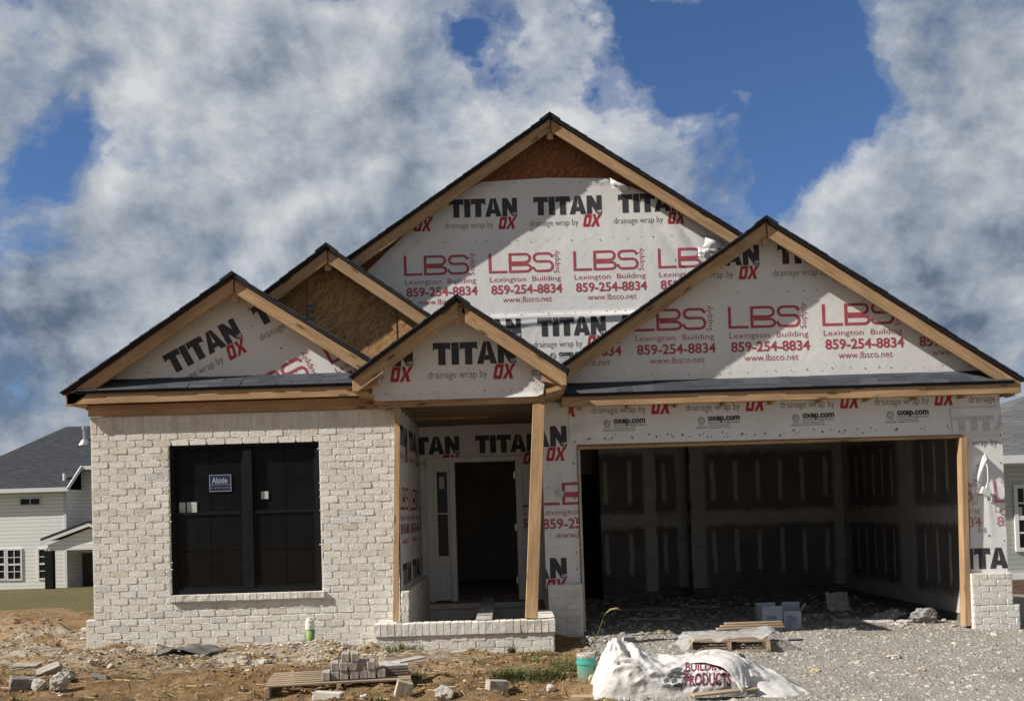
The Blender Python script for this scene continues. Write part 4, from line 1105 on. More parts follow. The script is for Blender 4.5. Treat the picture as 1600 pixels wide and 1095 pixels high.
mb = MB(); mb.board((sb[0], 11.80, .37), (st[0] - .01, 11.97, 2.89), .062, .038, (1, 0, 0)); part('temporary_stud', mb, LUMBER)
st = at(842, 626, 11.98); sb = at(830.5, 970, 11.80)
mb = MB(); mb.board((sb[0], 11.80, .365), (st[0], 11.985, 2.885), .145, .13, (1, 0, 0)); part('porch_post', mb, LUMBER, bevel=.006)
# ledge wall
mb = MB(); brick_panel(mb, -1.62, .435, -.19, .216, 'Y', 11.67); part('porch_ledge', mb, BRICK)
mb = MB(); brick_panel(mb, 11.675, 12.9, -.19, .216, 'X', .434, sgn=1, back=False); mb.box(.24, .433, 11.765, 12.9, -.2, .214, 1); part('brick_return', mb, BRICK); mb = MB(); brick_panel(mb, 11.675, 12.19, -.19, .216, 'X', -1.619, sgn=-1, back=False); part('brick_return', mb, BRICK)
mb = MB(); rowlock(mb, -1.64, .45, 11.645, 11.86, .219, .355); rowlock(mb, 11.87, 12.9, .24, .452, .219, .352, 'y'); rowlock(mb, 11.87, 12.19, -1.64, -1.40, .219, .352, 'y'); part('ledge_cap', mb, BRICK)
mb = MB(); mb.box(-1.55, .42, 11.72, 11.87, .05, .2165, 1); mb.box(-1.40, .24, 11.865, 15.0, -.2, .0, 1); part('porch_fill', mb, [BLOCK, BLOCK])
# left wall of porch
mb = MB(); brick_panel(mb, 12.02, 14.96, -.1, .70, 'X', -1.262, sgn=1, thick=.09); brick_panel(mb, -1.36, -1.262, -.1, .70, 'Y', 12.02, L=.1, back=False); part('brick_skirt', mb, BRICK)
tzl = at(743, 708, 14.98)
wrap('house_wrap', HOUSE, 'X', -1.366, [(12.12, .66), (15.0, .66), (15.0, 3.0), (12.12, 3.0)], tiles(12.3, tzl[1] - .02, (-1, 0, 1, 2), head_items()) + tiles(12.9, tzl[1], (-1, 0, 1, 2), supply_items()) + tiles(12.35, at(640, 900, 14)[1] - .02, (-1, 0, 1, 2), head_items()[:2]),
     lambda h, z: .02 * np.abs(np.sin(h * 7 + z * 2)) * np.exp(-((h - 14.3) / .5) ** 2), sgn=-1)
# door wall
mb = MB(); mb.box(-1.37, -1.25, 15.0, 15.12, 0, 3.0); mb.box(.13, .42, 15.0, 15.12, 0, 3.0); mb.box(-1.25, .13, 15.0, 15.12, 2.42, 3.0); mb.box(-1.25, .13, 15.0, 15.12, -.1, .29); part('wall_framing', mb, OSB)
Y = 14.994
its = tiles(tzl[0], tzl[1], (-1, 0, 1), head_items()) + tiles(tzl[0], tzl[1], (-1, 0, 1, 2), supply_items())
for nm, pl in (('house_wrap', [(-1.36, 2.44), (.42, 2.44), (.42, 2.93), (-1.36, 2.90)]), ('house_wrap', [(.155, .3), (.42, .3), (.42, 2.437), (.155, 2.437)]), ('house_wrap', [(-1.36, .7), (-1.272, .7), (-1.272, 2.437), (-1.36, 2.437)])):
    wrap(nm, HOUSE, 'Y', Y, pl, its, lambda h, z: .014 * np.abs(np.sin(h * 4 + z * 12)) * np.exp(-((z - 2.9) / .1) ** 2))
mb = MB()
mb.box(-1.27, -1.17, 14.97, 15.10, .31, 2.44); mb.box(.055, .155, 14.97, 15.10, .31, 2.44); mb.box(-1.17, .055, 14.97, 15.10, 2.365, 2.44); mb.box(-.93, -.845, 14.965, 15.10, .31, 2.365)
DOOR = part('front_doorway', mb, DOORWHITE, bevel=.004)
mb = MB(); sx0_, sx1_ = -1.17, -.93
mb.box(sx0_, -1.115, 15.0, 15.05, .33, 2.365); mb.box(-.965, sx1_, 15.0, 15.05, .33, 2.365); mb.box(-1.115, -.965, 15.0, 15.05, 2.23, 2.365); mb.box(-1.115, -.965, 15.0, 15.05, .33, .985); mb.box(-1.115, -.965, 14.995, 15.04, 1.60, 1.625)
mb.box(-1.09, -.99, 14.985, 15.0, .42, .86)
part('sidelight', mb, DOORWHITE, DOOR, bevel=.004)
mb = MB(); mb.box(-1.115, -.965, 15.02, 15.03, .985, 2.23); part('glass_pane', mb, NGLASS, DOOR)
mb = MB(); mb.box(-1.085, -1.005, 15.015, 15.018, 1.98, 2.16); part('pale_sticker', mb, PAPER, DOOR)
for z in (.55, 1.33, 2.1):
    mb = MB(); mb.box(.025, .05, 14.99, 15.0, z, z + .1); part('hinge', mb, METAL, DOOR)
mb = MB(); mb.box(-.845, .055, 14.95, 15.14, .29, .33); part('threshold', mb, DARKWOOD, DOOR)
mb = MB(); rowlock(mb, -1.26, .16, 14.88, 15.0, .215, .288); mb.box(-1.26, .24, 14.92, 15.0, -.2, .213, 1); part('door_sill', mb, BRICK)
mb = MB(); y1 = 20.0
mb.box(-1.3, -1.2, 15.13, y1, 0, 2.8); mb.box(.12, .4, 15.13, y1, 0, 2.8); mb.box(-1.3, .4, y1, y1 + .1, 0, 2.8); mb.box(-1.3, .4, 15.13, y1, 2.75, 2.85); mb.box(-1.2, .12, 15.15, y1, .1, .30)
mb.box(-.9, -.5, y1 - .03, y1 - .002, .3, 2.1); mb.box(-.1, -.05, 18.0, 18.1, 1.1, 1.2)
part('hallway', mb, plain('hall_drywall', (.50, .45, .40), .9, .1, .2, 1.5))
# plain rear body so the house is a closed volume from the side
mb = MB(); mb.box(-4.98, -4.86, 20, 24, -1.2, 3.2); mb.box(6.18, 6.30, 21.02, 24, -1.2, 3.2); mb.box(-4.86, 6.18, 23.9, 24, -1.2, 4.3); part('rear_wall', mb, OSB)
mb = MB(); mb.prism([(-5.3, 3.1), (-3.5, 4.32), (-3.5, 4.36), (-5.3, 3.14)], 15.02, 24.0); part('roof', mb, SHINGLE); mb = MB(); mb.prism([(6.7, 2.9), (4.9, 4.32), (4.9, 4.36), (6.7, 2.94)], 21.02, 24.0); part('roof', mb, SHINGLE)
# ------------------------------------------------------------------ things in the yard
from mathutils.bvhtree import BVHTree
def put_at(px, py):
    x, y, z = gnd(px, py); return Vector((x, y, z))

# pallets: thing > slat, stringer, bottom board
def pallet(loc, w, d, h, rz, label, group, wood, nsl=7, jitter=.006, end_block=False):
    t = thing('wooden_pallet', label, 'pallet', loc, group); t.rotation_euler.z = rz
    ORG[t] = Vector((0, 0, 0))
    sl = d / nsl
    for k in range(nsl):
        mb = MB(); y = -d / 2 + sl * (k + .5) + random.uniform(-jitter, jitter)
        mb.board((-w / 2 + random.uniform(0, .02), y, h - .009), (w / 2 - random.uniform(0, .02), y, h - .009 + random.uniform(-.003, .003)), .018, sl * random.uniform(.50, .62), (0, 0, 1)); mb.build('slat', wood, t, bevel=.002)
    for x in (-w / 2 + .025, 0, w / 2 - .025):
        mb = MB(); mb.board((x, -d / 2 + .01, h / 2), (x, d / 2 - .01, h / 2), h - .042, .04, (0, 0, 1)); mb.build('stringer', wood, t, bevel=.002)
    for y in (-d / 2 + .06, 0, d / 2 - .06):
        mb = MB(); mb.board((-w / 2, y, .009), (w / 2, y, .009), .018, .09, (0, 0, 1)); mb.build('bottom_board', wood, t, bevel=.002)
    return t
a = put_at(394, 1081); b = put_at(632, 1077); c = put_at(440, 1046)
pw = (b - a).length - .03; pd = .80; prz = math.atan2(b.y - a.y, b.x - a.x)
pc = (a + b) / 2 + Vector((0.03, pd / 2, 0)); pc.z = min(a.z, b.z, g1(pc.x, pc.y)) + .005; PH = .135
PAL = pallet(pc, pw, pd, PH, prz, 'weathered pallet on the bare clay carrying a small stack of bricks', 'wooden pallets', OLDWOOD, 7)
GREYBRICK = plain('dusty_brick', (0.34, 0.305, 0.275), 0.95, 0.1, 0.4, 14.0, 0.7)
mb = MB()
L_, W_, H_ = .195, .073, .078
mb.box(-W_ / 2, W_ / 2, -L_ / 2, L_ / 2, 0, H_)
bm_ = mb.build('loose_brick', GREYBRICK, bevel=.006); proto = bm_.data
row_y = -pd / 2 + .20
def on_pallet(x, y, z): return Matrix.Rotation(prz, 3, 'Z') @ Vector((x, y, z)) + pc
first = [True]
ordn = ('first', 'second', 'third', 'fourth', 'fifth', 'sixth', 'seventh', 'eighth')
x502 = (at(502, 1055, 9.35)[0] - pc.x)
for row, (n, x0, name) in enumerate(((7, x502 + .04, 'bottom'), (5, x502 + .115, 'middle'), (2, x502 + .215, 'top'))):
    for k in range(n):
        o = bm_ if first[0] else bm_.copy()
        if not first[0]: COL.objects.link(o)
        first[0] = False
        o.location = on_pallet(x0 + k * (W_ + .009), row_y + random.uniform(-.008, .012), PH + .001 + row * (H_ + .001)); o.rotation_euler = (0, 0, prz + random.uniform(-.05, .05))
        tag(o, 'dusty brick, %s from the left in the %s row of the stack' % (ordn[k], name), 'brick', 'bricks stacked on the pallet')
# thin boards stacked at the right end of the pallet
for k in range(4):
    mb = MB(); mb.box(-.13, .13, -.16, .16, 0, .018)
    o = mb.build('slate_board', DARKWOOD if k < 3 else PALEBOARD, bevel=.003); o.location = on_pallet(pw / 2 - .16 + random.uniform(-.012, .012), -.02 + .02 * k, PH + .002 + .022 * k); o.rotation_euler = (0, 0, prz + random.uniform(-.06, .06))
    tag(o, ('dark thin board at the bottom of the small stack right of the bricks', 'dark thin board second from the bottom in the stack right of the bricks', 'dark thin board just under the pale sheet at the end of the pallet', 'pale thin sheet on top of the stack right of the bricks')[k], 'board', 'thin boards at the pallet end')
mb = MB(); mb.box(-.15, .15, -.07, .07, 0, .012); o = mb.build('pale_offcut', PALEBOARD); o.location = on_pallet(pw / 2 + .0, .11, PH + .094); o.rotation_euler = (0, -.06, prz + .5); tag(o, 'thin pale offcut poking out to the right of the board stack', 'board')

# rough blocks and stones, each a thing
def rock_mesh(name, size, seed, m, rough=.12, boxy=0.6, sub=3):
    import bmesh
    rr = random.Random(seed); bm = bmesh.new()
    n = 16 if boxy > .7 else 34
    for _ in range(n):
        if boxy > .7:      # a broken block: corners of a box, some knocked off
            p = Vector([rr.choice((-1, 1)) * rr.uniform(.80, 1.0) for _ in range(3)])
        else:
            d = Vector((rr.gauss(0, 1), rr.gauss(0, 1), rr.gauss(0, 1))).normalized(); d /= max(abs(d.x), abs(d.y), abs(d.z)) ** boxy
            p = d * rr.uniform(.78, 1.05)
        bm.verts.new(p)
    if boxy > .7:
        for sx in (-1, 1):
            for sy in (-1, 1):
                for sz in (-1, 1): bm.verts.new((sx * rr.uniform(.86, 1), sy * rr.uniform(.86, 1), sz * rr.uniform(.86, 1)))
    r = bmesh.ops.convex_hull(bm, input=bm.verts[:])
    bmesh.ops.delete(bm, geom=[g for g in r['geom_interior'] if isinstance(g, bmesh.types.BMVert)], context='VERTS')
    bmesh.ops.dissolve_limit(bm, angle_limit=.12, verts=bm.verts[:], edges=bm.edges[:])
    bmesh.ops.bevel(bm, geom=bm.edges[:], offset=.05, segments=1, affect='EDGES')
    bmesh.ops.triangulate(bm, faces=bm.faces[:])
    for _ in range(2 if rough < .1 else 3): bmesh.ops.subdivide_edges(bm, edges=[e for e in bm.edges if e.calc_length() > .22], cuts=1); bmesh.ops.triangulate(bm, faces=[f for f in bm.faces if len(f.verts) > 3])
    for v in bm.verts:
        c = v.co; nn = float(fbm(c.x * 3 + seed, c.y * 3 + c.z * 3.7, 3, seed)) * rough * 1.3
        v.co = c + c.normalized() * nn
        v.co = Vector((v.co.x * size[0] / 2, v.co.y * size[1] / 2, v.co.z * size[2] / 2))
    me = bpy.data.meshes.new(name); bm.to_mesh(me); bm.free(); me.materials.append(m)
    return me
def rock(name, px, py, wpx, hpx, label, m, depth=.7, rot=(0, 0, 0), seed=1, boxy=.6, rough=.12, sink=.12, group=None, cat='stone'):
    p = put_at(px, py); k = p.y / F
    w, h = wpx * k, hpx * k
    o = link(name, rock_mesh(name, (w, w * depth, h), seed, m, rough, boxy)); o.location = p + Vector((0, w * depth * .4, h * (.5 - sink))); o.rotation_euler = rot
    return tag(o, label, cat, group)
ROUGHC = plain('rough_concrete', (0.40, 0.37, 0.325), 0.95, 0.1, 0.35, 12.0, 0.9)
PALEC = plain('pale_masonry', (0.53, 0.50, 0.455), 0.95, 0.1, 0.2, 12.0, 0.6)
DARKC = plain('grey_stone', (0.24, 0.215, 0.185), 0.95, 0.1, 0.3, 12.0, 0.8)
G = 'broken masonry lying in the yard'
rock('concrete_lump', 88, 1080, 34, 34, 'rounded concrete lump at the front of the left rubble pile', ROUGHC, seed=3, boxy=.25, rough=.2, group=G)
rock('masonry_block', 30, 1078, 40, 28, 'grey tilted block at the left end of the rubble pile by the frame edge', DARKC, seed=4, boxy=.8, rot=(.12, .16, .5), sink=.3, group=G)
rock('masonry_block', 57, 1076, 26, 26, 'rough block wedged in the middle of the left rubble pile', ROUGHC, seed=14, boxy=.6, rot=(.3, .25, -.5), sink=.25, group=G)
rock('concrete_slab', 72, 1058, 38, 9, 'tilted grey concrete slab on top of the left rubble pile', plain('dirty_concrete', (.31, .28, .24), .95, .1, .35, 9, .8), seed=5, boxy=.85, rot=(.25, -.35, .4), sink=-.6, group=G)
rock('concrete_slab', 36, 1060, 42, 6, 'thin tan slab lying across the left rubble pile', plain('earthy_slab', (.33, .29, .235), .95, .1, .3, 9, .7), seed=25, boxy=.9, rot=(.05, .02, .1), sink=-1.9, group=G)
rock('concrete_lump', 103, 1066, 24, 22, 'small concrete lump behind the rounded one in the left rubble pile', ROUGHC, seed=15, boxy=.3, rough=.22, group=G)
rock('masonry_block', 152, 1062, 28, 15, 'lone grey block half sunk in clay right of the rubble pile', DARKC, seed=6, boxy=.6, sink=.3, rot=(.1, .1, .2), group=G)
rock('whitewashed_brick', 512, 1090, 48, 14, 'single pale brick lying in front of the pallet', PALEC, depth=.38, seed=7, boxy=.93, rough=.04, rot=(0, .05, -.14), group=G, cat='brick')
rock('masonry_block', 630, 1085, 26, 27, 'tan block leaning at the right end of the pallet', plain('tan_block', (.40, .345, .26), .95, .1, .2, 9, .5), seed=8, boxy=.9, rough=.05, rot=(.1, .28, .25), depth=.6, group=G)
rock('concrete_lump', 694, 1096, 34, 27, 'rough grey concrete lump at the bottom edge between pallet and weeds', ROUGHC, seed=9, boxy=.35, rough=.2, group=G)
rock('masonry_block', 777, 1084, 34, 24, 'smooth tan grey block in front of the weeds', plain('worn_block', (.36, .315, .26), .95, .1, .2, 9, .5), seed=10, boxy=.8, rough=.07, rot=(0, .1, .3), group=G)
rock('stone', 860, 1077, 12, 16, 'small upright stone in front of the green pipe', PALEC, seed=11, boxy=.7, group=G)
rock('stone', 848, 1078, 12, 9, 'small tan stone left of the upright stone', DARKC, seed=12, boxy=.5, group=G)
rock('stone', 568, 1088, 14, 9, 'small pale chip lying below the pallet', PALEC, seed=13, boxy=.4, rough=.2, group=G)
rock('stone', 640, 1094, 18, 6, 'flat pale chip near the leaning tan block', PALEC, seed=33, boxy=.6, group=G)
rock('concrete_lump', 70, 968, 12, 8, 'far grey lump at the edge of the lawn', DARKC, seed=16, boxy=.3, rough=.2, group=G)
rock('concrete_lump', 90, 970, 13, 7, 'grey lump behind the clay heap beside the house corner', DARKC, seed=17, boxy=.3, rough=.2, group=G)
rock('mortar_lump', 131, 993, 14, 10, 'white mortar lump against the left house corner', MORT, seed=18, boxy=.3, rough=.25, group=G)
rock('mortar_lump', 172, 1040, 14, 10, 'white mortar lump in front of the left house corner', MORT, seed=19, boxy=.3, rough=.25, group=G)
rock('mortar_lump', 378, 1030, 22, 18, 'biggest white mortar lump in front of the window', MORT, seed=20, boxy=.3, rough=.25, group=G)
rock('mortar_lump', 412, 1031, 26, 9, 'long flat mortar lump right of the biggest one', MORT, seed=21, boxy=.4, rough=.2, group=G)
rock('mortar_lump', 203, 1024, 20, 9, 'mortar lump left of the grey mat', MORT, seed=22, boxy=.3, rough=.25, group=G)
rock('concrete_block', 983, 1003, 19, 9, 'grey paver block on the gravel behind the white bag', plain('grey_paver', (.40, .40, .40), .95, .1, .1, 9, .4), seed=23, boxy=.92, rough=.03, rot=(0, 0, .3), group=G, cat='block')
rock('stone', 1400, 1031, 26, 10, 'white patch of stone in the middle of the gravel', MORT, seed=24, boxy=.3, rough=.3, group=G)
rock('stone', 1276, 1052, 20, 10, 'yellowish stone in the gravel right of the bag', plain('tan_stone', (.40, .34, .22), .95, .1, .2, 9, .5), seed=26, boxy=.4, group=G)
rock('stone', 1442, 1050, 16, 9, 'tan stone in the right part of the gravel', plain('tan_stone', (.36, .31, .24), .95, .1, .2, 9, .5), seed=27, boxy=.5, group=G)

# rubber mat by the wall
p = put_at(286, 1024)
V = []
for i in range(21):
    for j in range(13):
        u, v = i / 20 - .5, j / 12 - .5
        x = p.x + u * .66 + v * .18; y = p.y + .16 + v * .36
        V.append((x, y, g1(x, y) + .015 + .055 * math.exp(-((u - .1) / .22) ** 2) + .03 * math.exp(-((v + u * .5) / .12) ** 2) + .02 * float(fbm(u * 4, v * 4, 2, 3))))
o = link('rubber_mat', npmesh('rubber_mat', V, grid_faces(13, 21), plain('grey_rubber', (.14, .135, .125), .8, .2, .2, 7, .3), smooth=True)); s = o.modifiers.new('thickness', 'SOLIDIFY'); s.thickness = .012
tag(o, 'crumpled dark grey mat lying at the foot of the wall below the window', 'mat')

# plumbing stubs
def revolve(mb, x, y, prof, n=24, mat_=0):
    i = len(mb.v)
    for r, z in prof: mb.v += [(x + r * math.cos(2 * math.pi * k / n), y + r * math.sin(2 * math.pi * k / n), z) for k in range(n)]
    for a in range(len(prof) - 1):
        for k in range(n):
            k2 = (k + 1) % n
            mb.f.append((i + a * n + k, i + a * n + k2, i + (a + 1) * n + k2, i + (a + 1) * n + k)); mb.m.append(mat_); mb.uv.append([(0, 0)] * 4)
    mb.f.append(tuple(i + (len(prof) - 1) * n + k for k in range(n))); mb.m.append(mat_); mb.uv.append([(0, 0)] * n)
x_, z_ = at(485, 999, 12.02); p = Vector((x_, 12.02, z_)); z = p.z
t = thing('cleanout_stub', 'short plumbing stub, white on top and bright green below, by the brick wall', 'pipe', p)
mb = MB(); revolve(mb, p.x, p.y, [(.052, z - .03), (.052, z + .13)]); mb.build('green_sleeve', plain('bright_green_pipe', (.17, .27, .09), .5, .3, .2), t, smooth=True)
mb = MB(); revolve(mb, p.x, p.y, [(.057, z + .125), (.058, z + .18), (.052, z + .185), (.052, z + .23), (.034, z + .236), (.034, z + .26)]); mb.build('white_cap', plain('white_plastic', (.62, .62, .55), .5, .3, .1), t, smooth=False)
p = put_at(917, 1065); z = p.z
t = thing('drain_pipe_stub', 'teal green drain pipe standing in the ground left of the white bag', 'pipe', p)
m, nt, b = mat('teal_pipe', .5, .3); co = obj_co(nt); sp = nt.n('ShaderNodeSeparateXYZ'); nt.set(sp.inputs[0], co)
hgt = nt.math('ADD', nt.math('SUBTRACT', sp.outputs[2], z), nt.math('MULTIPLY', nt.math('SUBTRACT', nt.noise(co, 14, 5, .7), .5), .16))
nt.set(b.inputs['Base Color'], nt.ramp(hgt, [(0.03, (.26, .21, .14)), (.09, (.17, .24, .17)), (.15, (.09, .27, .21)), (.22, (.045, .30, .25))]))
R_ = .086
mb = MB(); revolve(mb, p.x, p.y, [(R_, z - .05), (R_, z + .168), (R_ * 1.10, z + .175), (R_ * 1.10, z + .195), (R_, z + .20), (R_, z + .235)]); mb.build('pipe_body', m, t, smooth=False)
mb = MB(); revolve(mb, p.x, p.y, [(R_ * 1.0, z + .2355), (R_ * 1.04, z + .25), (R_ * .95, z + .272), (R_ * .4, z + .268)]); mb.build('concrete_plug', ROUGHC, t)
mb = MB(); mb.tube([(p.x + .045, p.y - .070, z + .045), (p.x + .055, p.y - .092, z + .045)], .042, 18); mb.build('side_cap', plain('cream_cap', (.42, .36, .25), .6, .3, .15), t)

# bulk bag -----------------------------------------------------------------
BAGM, nt, b = mat('woven_bag', .75, .2)
co = obj_co(nt)
nt.set(b.inputs['Base Color'], nt.ramp(nt.noise(co, 3.0, 6, .65), [(.3, (.47, .455, .425)), (.7, (.56, .545, .52))]))
def crumple(t, co, sc):
    w_ = t.n('ShaderNodeTexNoise'); t.set(w_.inputs['Vector'], co); w_.inputs['Scale'].default_value = sc * .8
    wv_ = t.vmath('SCALE', w_.outputs['Color']); wv_.inputs['Scale'].default_value = .5 / sc
    v_ = t.n('ShaderNodeTexVoronoi', feature='DISTANCE_TO_EDGE'); v_.inputs['Scale'].default_value = sc; t.set(v_.inputs['Vector'], t.vmath('ADD', co, wv_.outputs[0]).outputs[0])
    return v_.outputs['Distance']
h = nt.math('ADD', nt.math('ADD', nt.math('MULTIPLY', crumple(nt, co, 4.5), .9), nt.math('MULTIPLY', crumple(nt, nt.scale(co, (1, 1, 1.7)), 11.0), .45)), nt.math('MULTIPLY', nt.noise(co, 240.0, 2, .5), .04)); bump(nt, b, h, .42, .04)
MAROON = plain('maroon_print', (.16, .028, .05), .7, .2, .35, 16)
LOGOGREY = plain('dark_grey_print', (.11, .115, .115), .7, .2, .35, 16)
prof = [(922, 1096), (929, 1062), (941, 1030), (952, 1008), (964, 1001), (980, 1003), (1000, 1013), (1030, 1029), (1060, 1031), (1090, 1027), (1130, 1024), (1160, 1027), (1185, 1044), (1215, 1062), (1245, 1078), (1282, 1097)]
YB_ = 8.95
PX_ = [at(x, y, YB_)[0] for x, y in prof]; PZ_ = [at(x, y, YB_)[1] for x, y in prof]
def bag_pt(x, ph):
    h = np.interp(x, PX_, PZ_); e = np.clip((x - PX_[0]) / (PX_[-1] - PX_[0]), 0, 1)
    ry = .52 * np.sin(np.pi * np.clip(e * .9 + .10, 0, 1)) ** .45 * (1 - .35 * e) + .02
    cc, ss = np.cos(ph), np.sin(ph)
    y = YB_ - ry * np.sign(cc) * np.abs(cc) ** .8; z = -.04 + (h + .04) * np.maximum(ss, 0) ** .55
    xp = PX_[4]; q = (np.pi / 2 - ph)
    th = np.arctan2(q * .55, x - xp + .02); rr = np.hypot(q * .55, x - xp)
    d = .020 * np.sin(th * 19 + 2.2 * fbm(x * 2.2, ph * 1.5, 2, 5)) * np.exp(-rr / .55) * sstep(.03, .16, rr) * (q > -.3)
    d = d + .055 * fbm(x * 2.0, ph * 1.3, 3, 12) + .045 * (.5 - np.abs(2 * vnoise(x * 3.1 + ph * .9, ph * 1.7 - x * 1.2, 31)) ** .7) * sstep(0, .4, ss)
    d = d + .034 * (.5 - np.abs(2 * vnoise(x * 7 - ph * 3, ph * 3.4 + x * 3, 37)) ** .8) + .016 * (.5 - np.abs(2 * vnoise(x * 15 + ph * 5, ph * 7 - x * 6, 39)) ** .9)
    d = d - .17 * np.exp(-((x - xp - .075) / .045) ** 2 - ((q - .35) / .30) ** 2) + .035 * np.exp(-((x - xp - .14) / .035) ** 2 - ((q - .3) / .4) ** 2)
    d = d - .05 * np.exp(-((q - .95 + (x - 1.0) * .25) / .05) ** 2) * (x > .85) * (x < 1.5) + .03 * np.exp(-((q - 1.06 + (x - 1.0) * .25) / .06) ** 2) * (x > .8) * (x < 1.6)
    d = d * sstep(0.0, .16, ss) * sstep(0, .10, e) * (.35 + .65 * (1 - e))
    return x + 0 * ph + .25 * d * 0, y - d * cc * .9, z + d * np.maximum(ss, .1)
ux = np.linspace(PX_[0], PX_[-1], 190); up = np.linspace(0.0, np.pi, 90)
UX, UP = np.meshgrid(ux, up)
BX, BY, BZ = bag_pt(UX, UP)
BV = np.stack([BX.ravel(), BY.ravel(), BZ.ravel()], 1); BF = grid_faces(len(ux), len(up))
bvh = BVHTree.FromPolygons([tuple(v) for v in BV], [tuple(f) for f in BF])
def drape(tris, lift, lim=2.5):
    V, Fc = [], []
    for t in tris:
        for s3 in split([tuple(p) for p in t], lim):
            ids = []
            for p in s3:
                r = ray(*p); hit = bvh.ray_cast(Vector((0, 0, EYE)), r.normalized())
                if hit[0] is None: break
                n = hit[1] if hit[1].dot(r) < 0 else -hit[1]
                V.append(tuple(hit[0] + n * lift)); ids.append(len(V) - 1)
            if len(ids) == 3: Fc.append(tuple(ids))
    return V, Fc
def px_text(body, x0, y0, w, hh, slope, bold, arch=0):
    T = text(body, 0, 0, w, hh, bold); u = T[..., 0] / w
    return np.stack([T[..., 0] + x0, y0 - T[..., 1] + slope * T[..., 0] - arch * (1 - (2 * u - 1) ** 2)], -1)
BAG = thing('bulk_bag', 'slumped white woven bulk bag with maroon BUILDING PRODUCTS printing in the foreground', 'bag', (1.3, YB_, 0.0))
bag_v, bag_f, bag_m = [tuple(v) for v in BV], [], []
tri = [(f[0], f[1], f[2]) for f in BF] + [(f[0], f[2], f[3]) for f in BF]
bag_f += tri; bag_m += [0] * len(tri)
stones_ = [[(1047, 1047), (1058, 1042), (1066, 1044), (1062, 1050), (1052, 1051)], [(1041, 1053), (1050, 1049), (1054, 1054), (1046, 1060)], [(1056, 1053), (1065, 1051), (1064, 1057), (1057, 1059)], [(1036, 1061), (1044, 1058), (1046, 1064), (1038, 1067)], [(1048, 1062), (1056, 1058), (1058, 1065), (1050, 1067)], [(1036, 1070), (1044, 1067), (1048, 1069), (1046, 1073), (1034, 1073)], [(1052, 1069), (1062, 1066), (1067, 1070), (1062, 1073), (1051, 1073)]]
lg = [[p[0], p[i], p[i + 1]] for p in stones_ for i in range(1, len(p) - 1)]
for tr, mi, lf in ((lg, 1, .004), (px_text('PRODUCTS', 1070, 1072, 72, 18.5, -.02, .02, 1.5), 2, .004), (px_text('BUILDING', 1071, 1049, 66, 14, -.03, .015, 1), 2, .004), ([[(1069, 1045), (1071, 1045), (1065, 1079)], [(1065, 1079), (1063, 1079), (1069, 1045)]], 1, .0045)):
    v, f = drape(tr, lf); o0 = len(bag_v); bag_v += v; bag_f += [tuple(i + o0 for i in q) for q in f]; bag_m += [mi] * len(f)
link('bag_body', npmesh('bag_body', bag_v, bag_f, [BAGM, LOGOGREY, MAROON], bag_m, True), BAG)
def loft(name, A, B, parent, m, n=36, k=14, amp=.02, seed=1):
    def samp(P, t):
        P = [Vector(p) for p in P]; s = t * (len(P) - 1); i = min(int(s), len(P) - 2); f = s - i
        p0, p1, p2, p3 = P[max(i - 1, 0)], P[i], P[i + 1], P[min(i + 2, len(P) - 1)]
        return 0.5 * (2 * p1 + (p2 - p0) * f + (2 * p0 - 5 * p1 + 4 * p2 - p3) * f * f + (3 * p1 - p0 - 3 * p2 + p3) * f ** 3)
    V = []
    for i in range(n + 1):
        a, b = samp(A, i / n), samp(B, i / n)
        for j in range(k + 1):
            v = j / k; p = a.lerp(b, v)
            w = float(fbm(i / n * 3.5 + seed, v * 2.5, 3, seed)) * amp + amp * .8 * (0.5 - abs(2 * float(vnoise(i / n * 5 + v * 3 + seed, v * 2.5, seed + 3))))
            V.append((p.x, p.y - w, p.z + w * .7 + amp * 1.2 * math.sin(math.pi * v)))
    o = link(name, npmesh(name, V, grid_faces(k + 1, n + 1), m, smooth=True), parent); s = o.modifiers.new('thickness', 'SOLIDIFY'); s.thickness = .003
    return o
w3 = lambda px, py, Y: (at(px, py, Y)[0], Y, at(px, py, Y)[1])
loft('bag_flap', [w3(1075, 1036, 8.72), w3(1108, 1036, 8.62), w3(1138, 1050, 8.47), w3(1160, 1082, 8.38)], [w3(1095, 1026, 8.90), w3(1140, 1023, 8.86), w3(1166, 1040, 8.70), w3(1170, 1072, 8.50)], BAG, BAGM, seed=4)
loft('bag_skirt', [w3(1150, 1046, 8.66), w3(1170, 1075, 8.50), w3(1225, 1112, 8.30)], [w3(1172, 1030, 9.05), w3(1228, 1058, 8.9), w3(1305, 1106, 8.45)], BAG, BAGM, amp=.035, seed=9)
loft('bag_skirt', [w3(1070, 1034, 8.98), w3(1110, 1026, 9.05), w3(1150, 1022, 9.10)], [w3(1080, 1028, 9.2), w3(1120, 1018, 9.25), w3(1180, 1040, 9.25)], BAG, BAGM, amp=.03, seed=14)
p0, p1 = w3(1080, 1090, 8.40), w3(1182, 1086, 8.50)
def loose_board(p0, p1, w, t_, label, m, up=(0, 0, 1), name='loose_board'):
    mb = MB(); mb.board(p0, p1, w, t_, up); o = mb.build(name, m, bevel=.003); return tag(o, label, 'board')
loose_board((p0[0], 8.36, .055), (p1[0], 8.48, .075), .018, .10, 'grey board sticking out from under the white bag', OLDWOOD)
a = put_at(893, 1090); loose_board((a.x, a.y, a.z + .02), (a.x + .30, a.y - .03, a.z + .02), .03, .10, 'wooden board end lying on clay left of the white bag', OLDWOOD)
# plank up to the door
loose_board((-.37, 11.78, .372), (-.40, 14.93, .345), .022, .19, 'long grey plank laid from the porch ledge to the front door', PALEBOARD, name='plank')

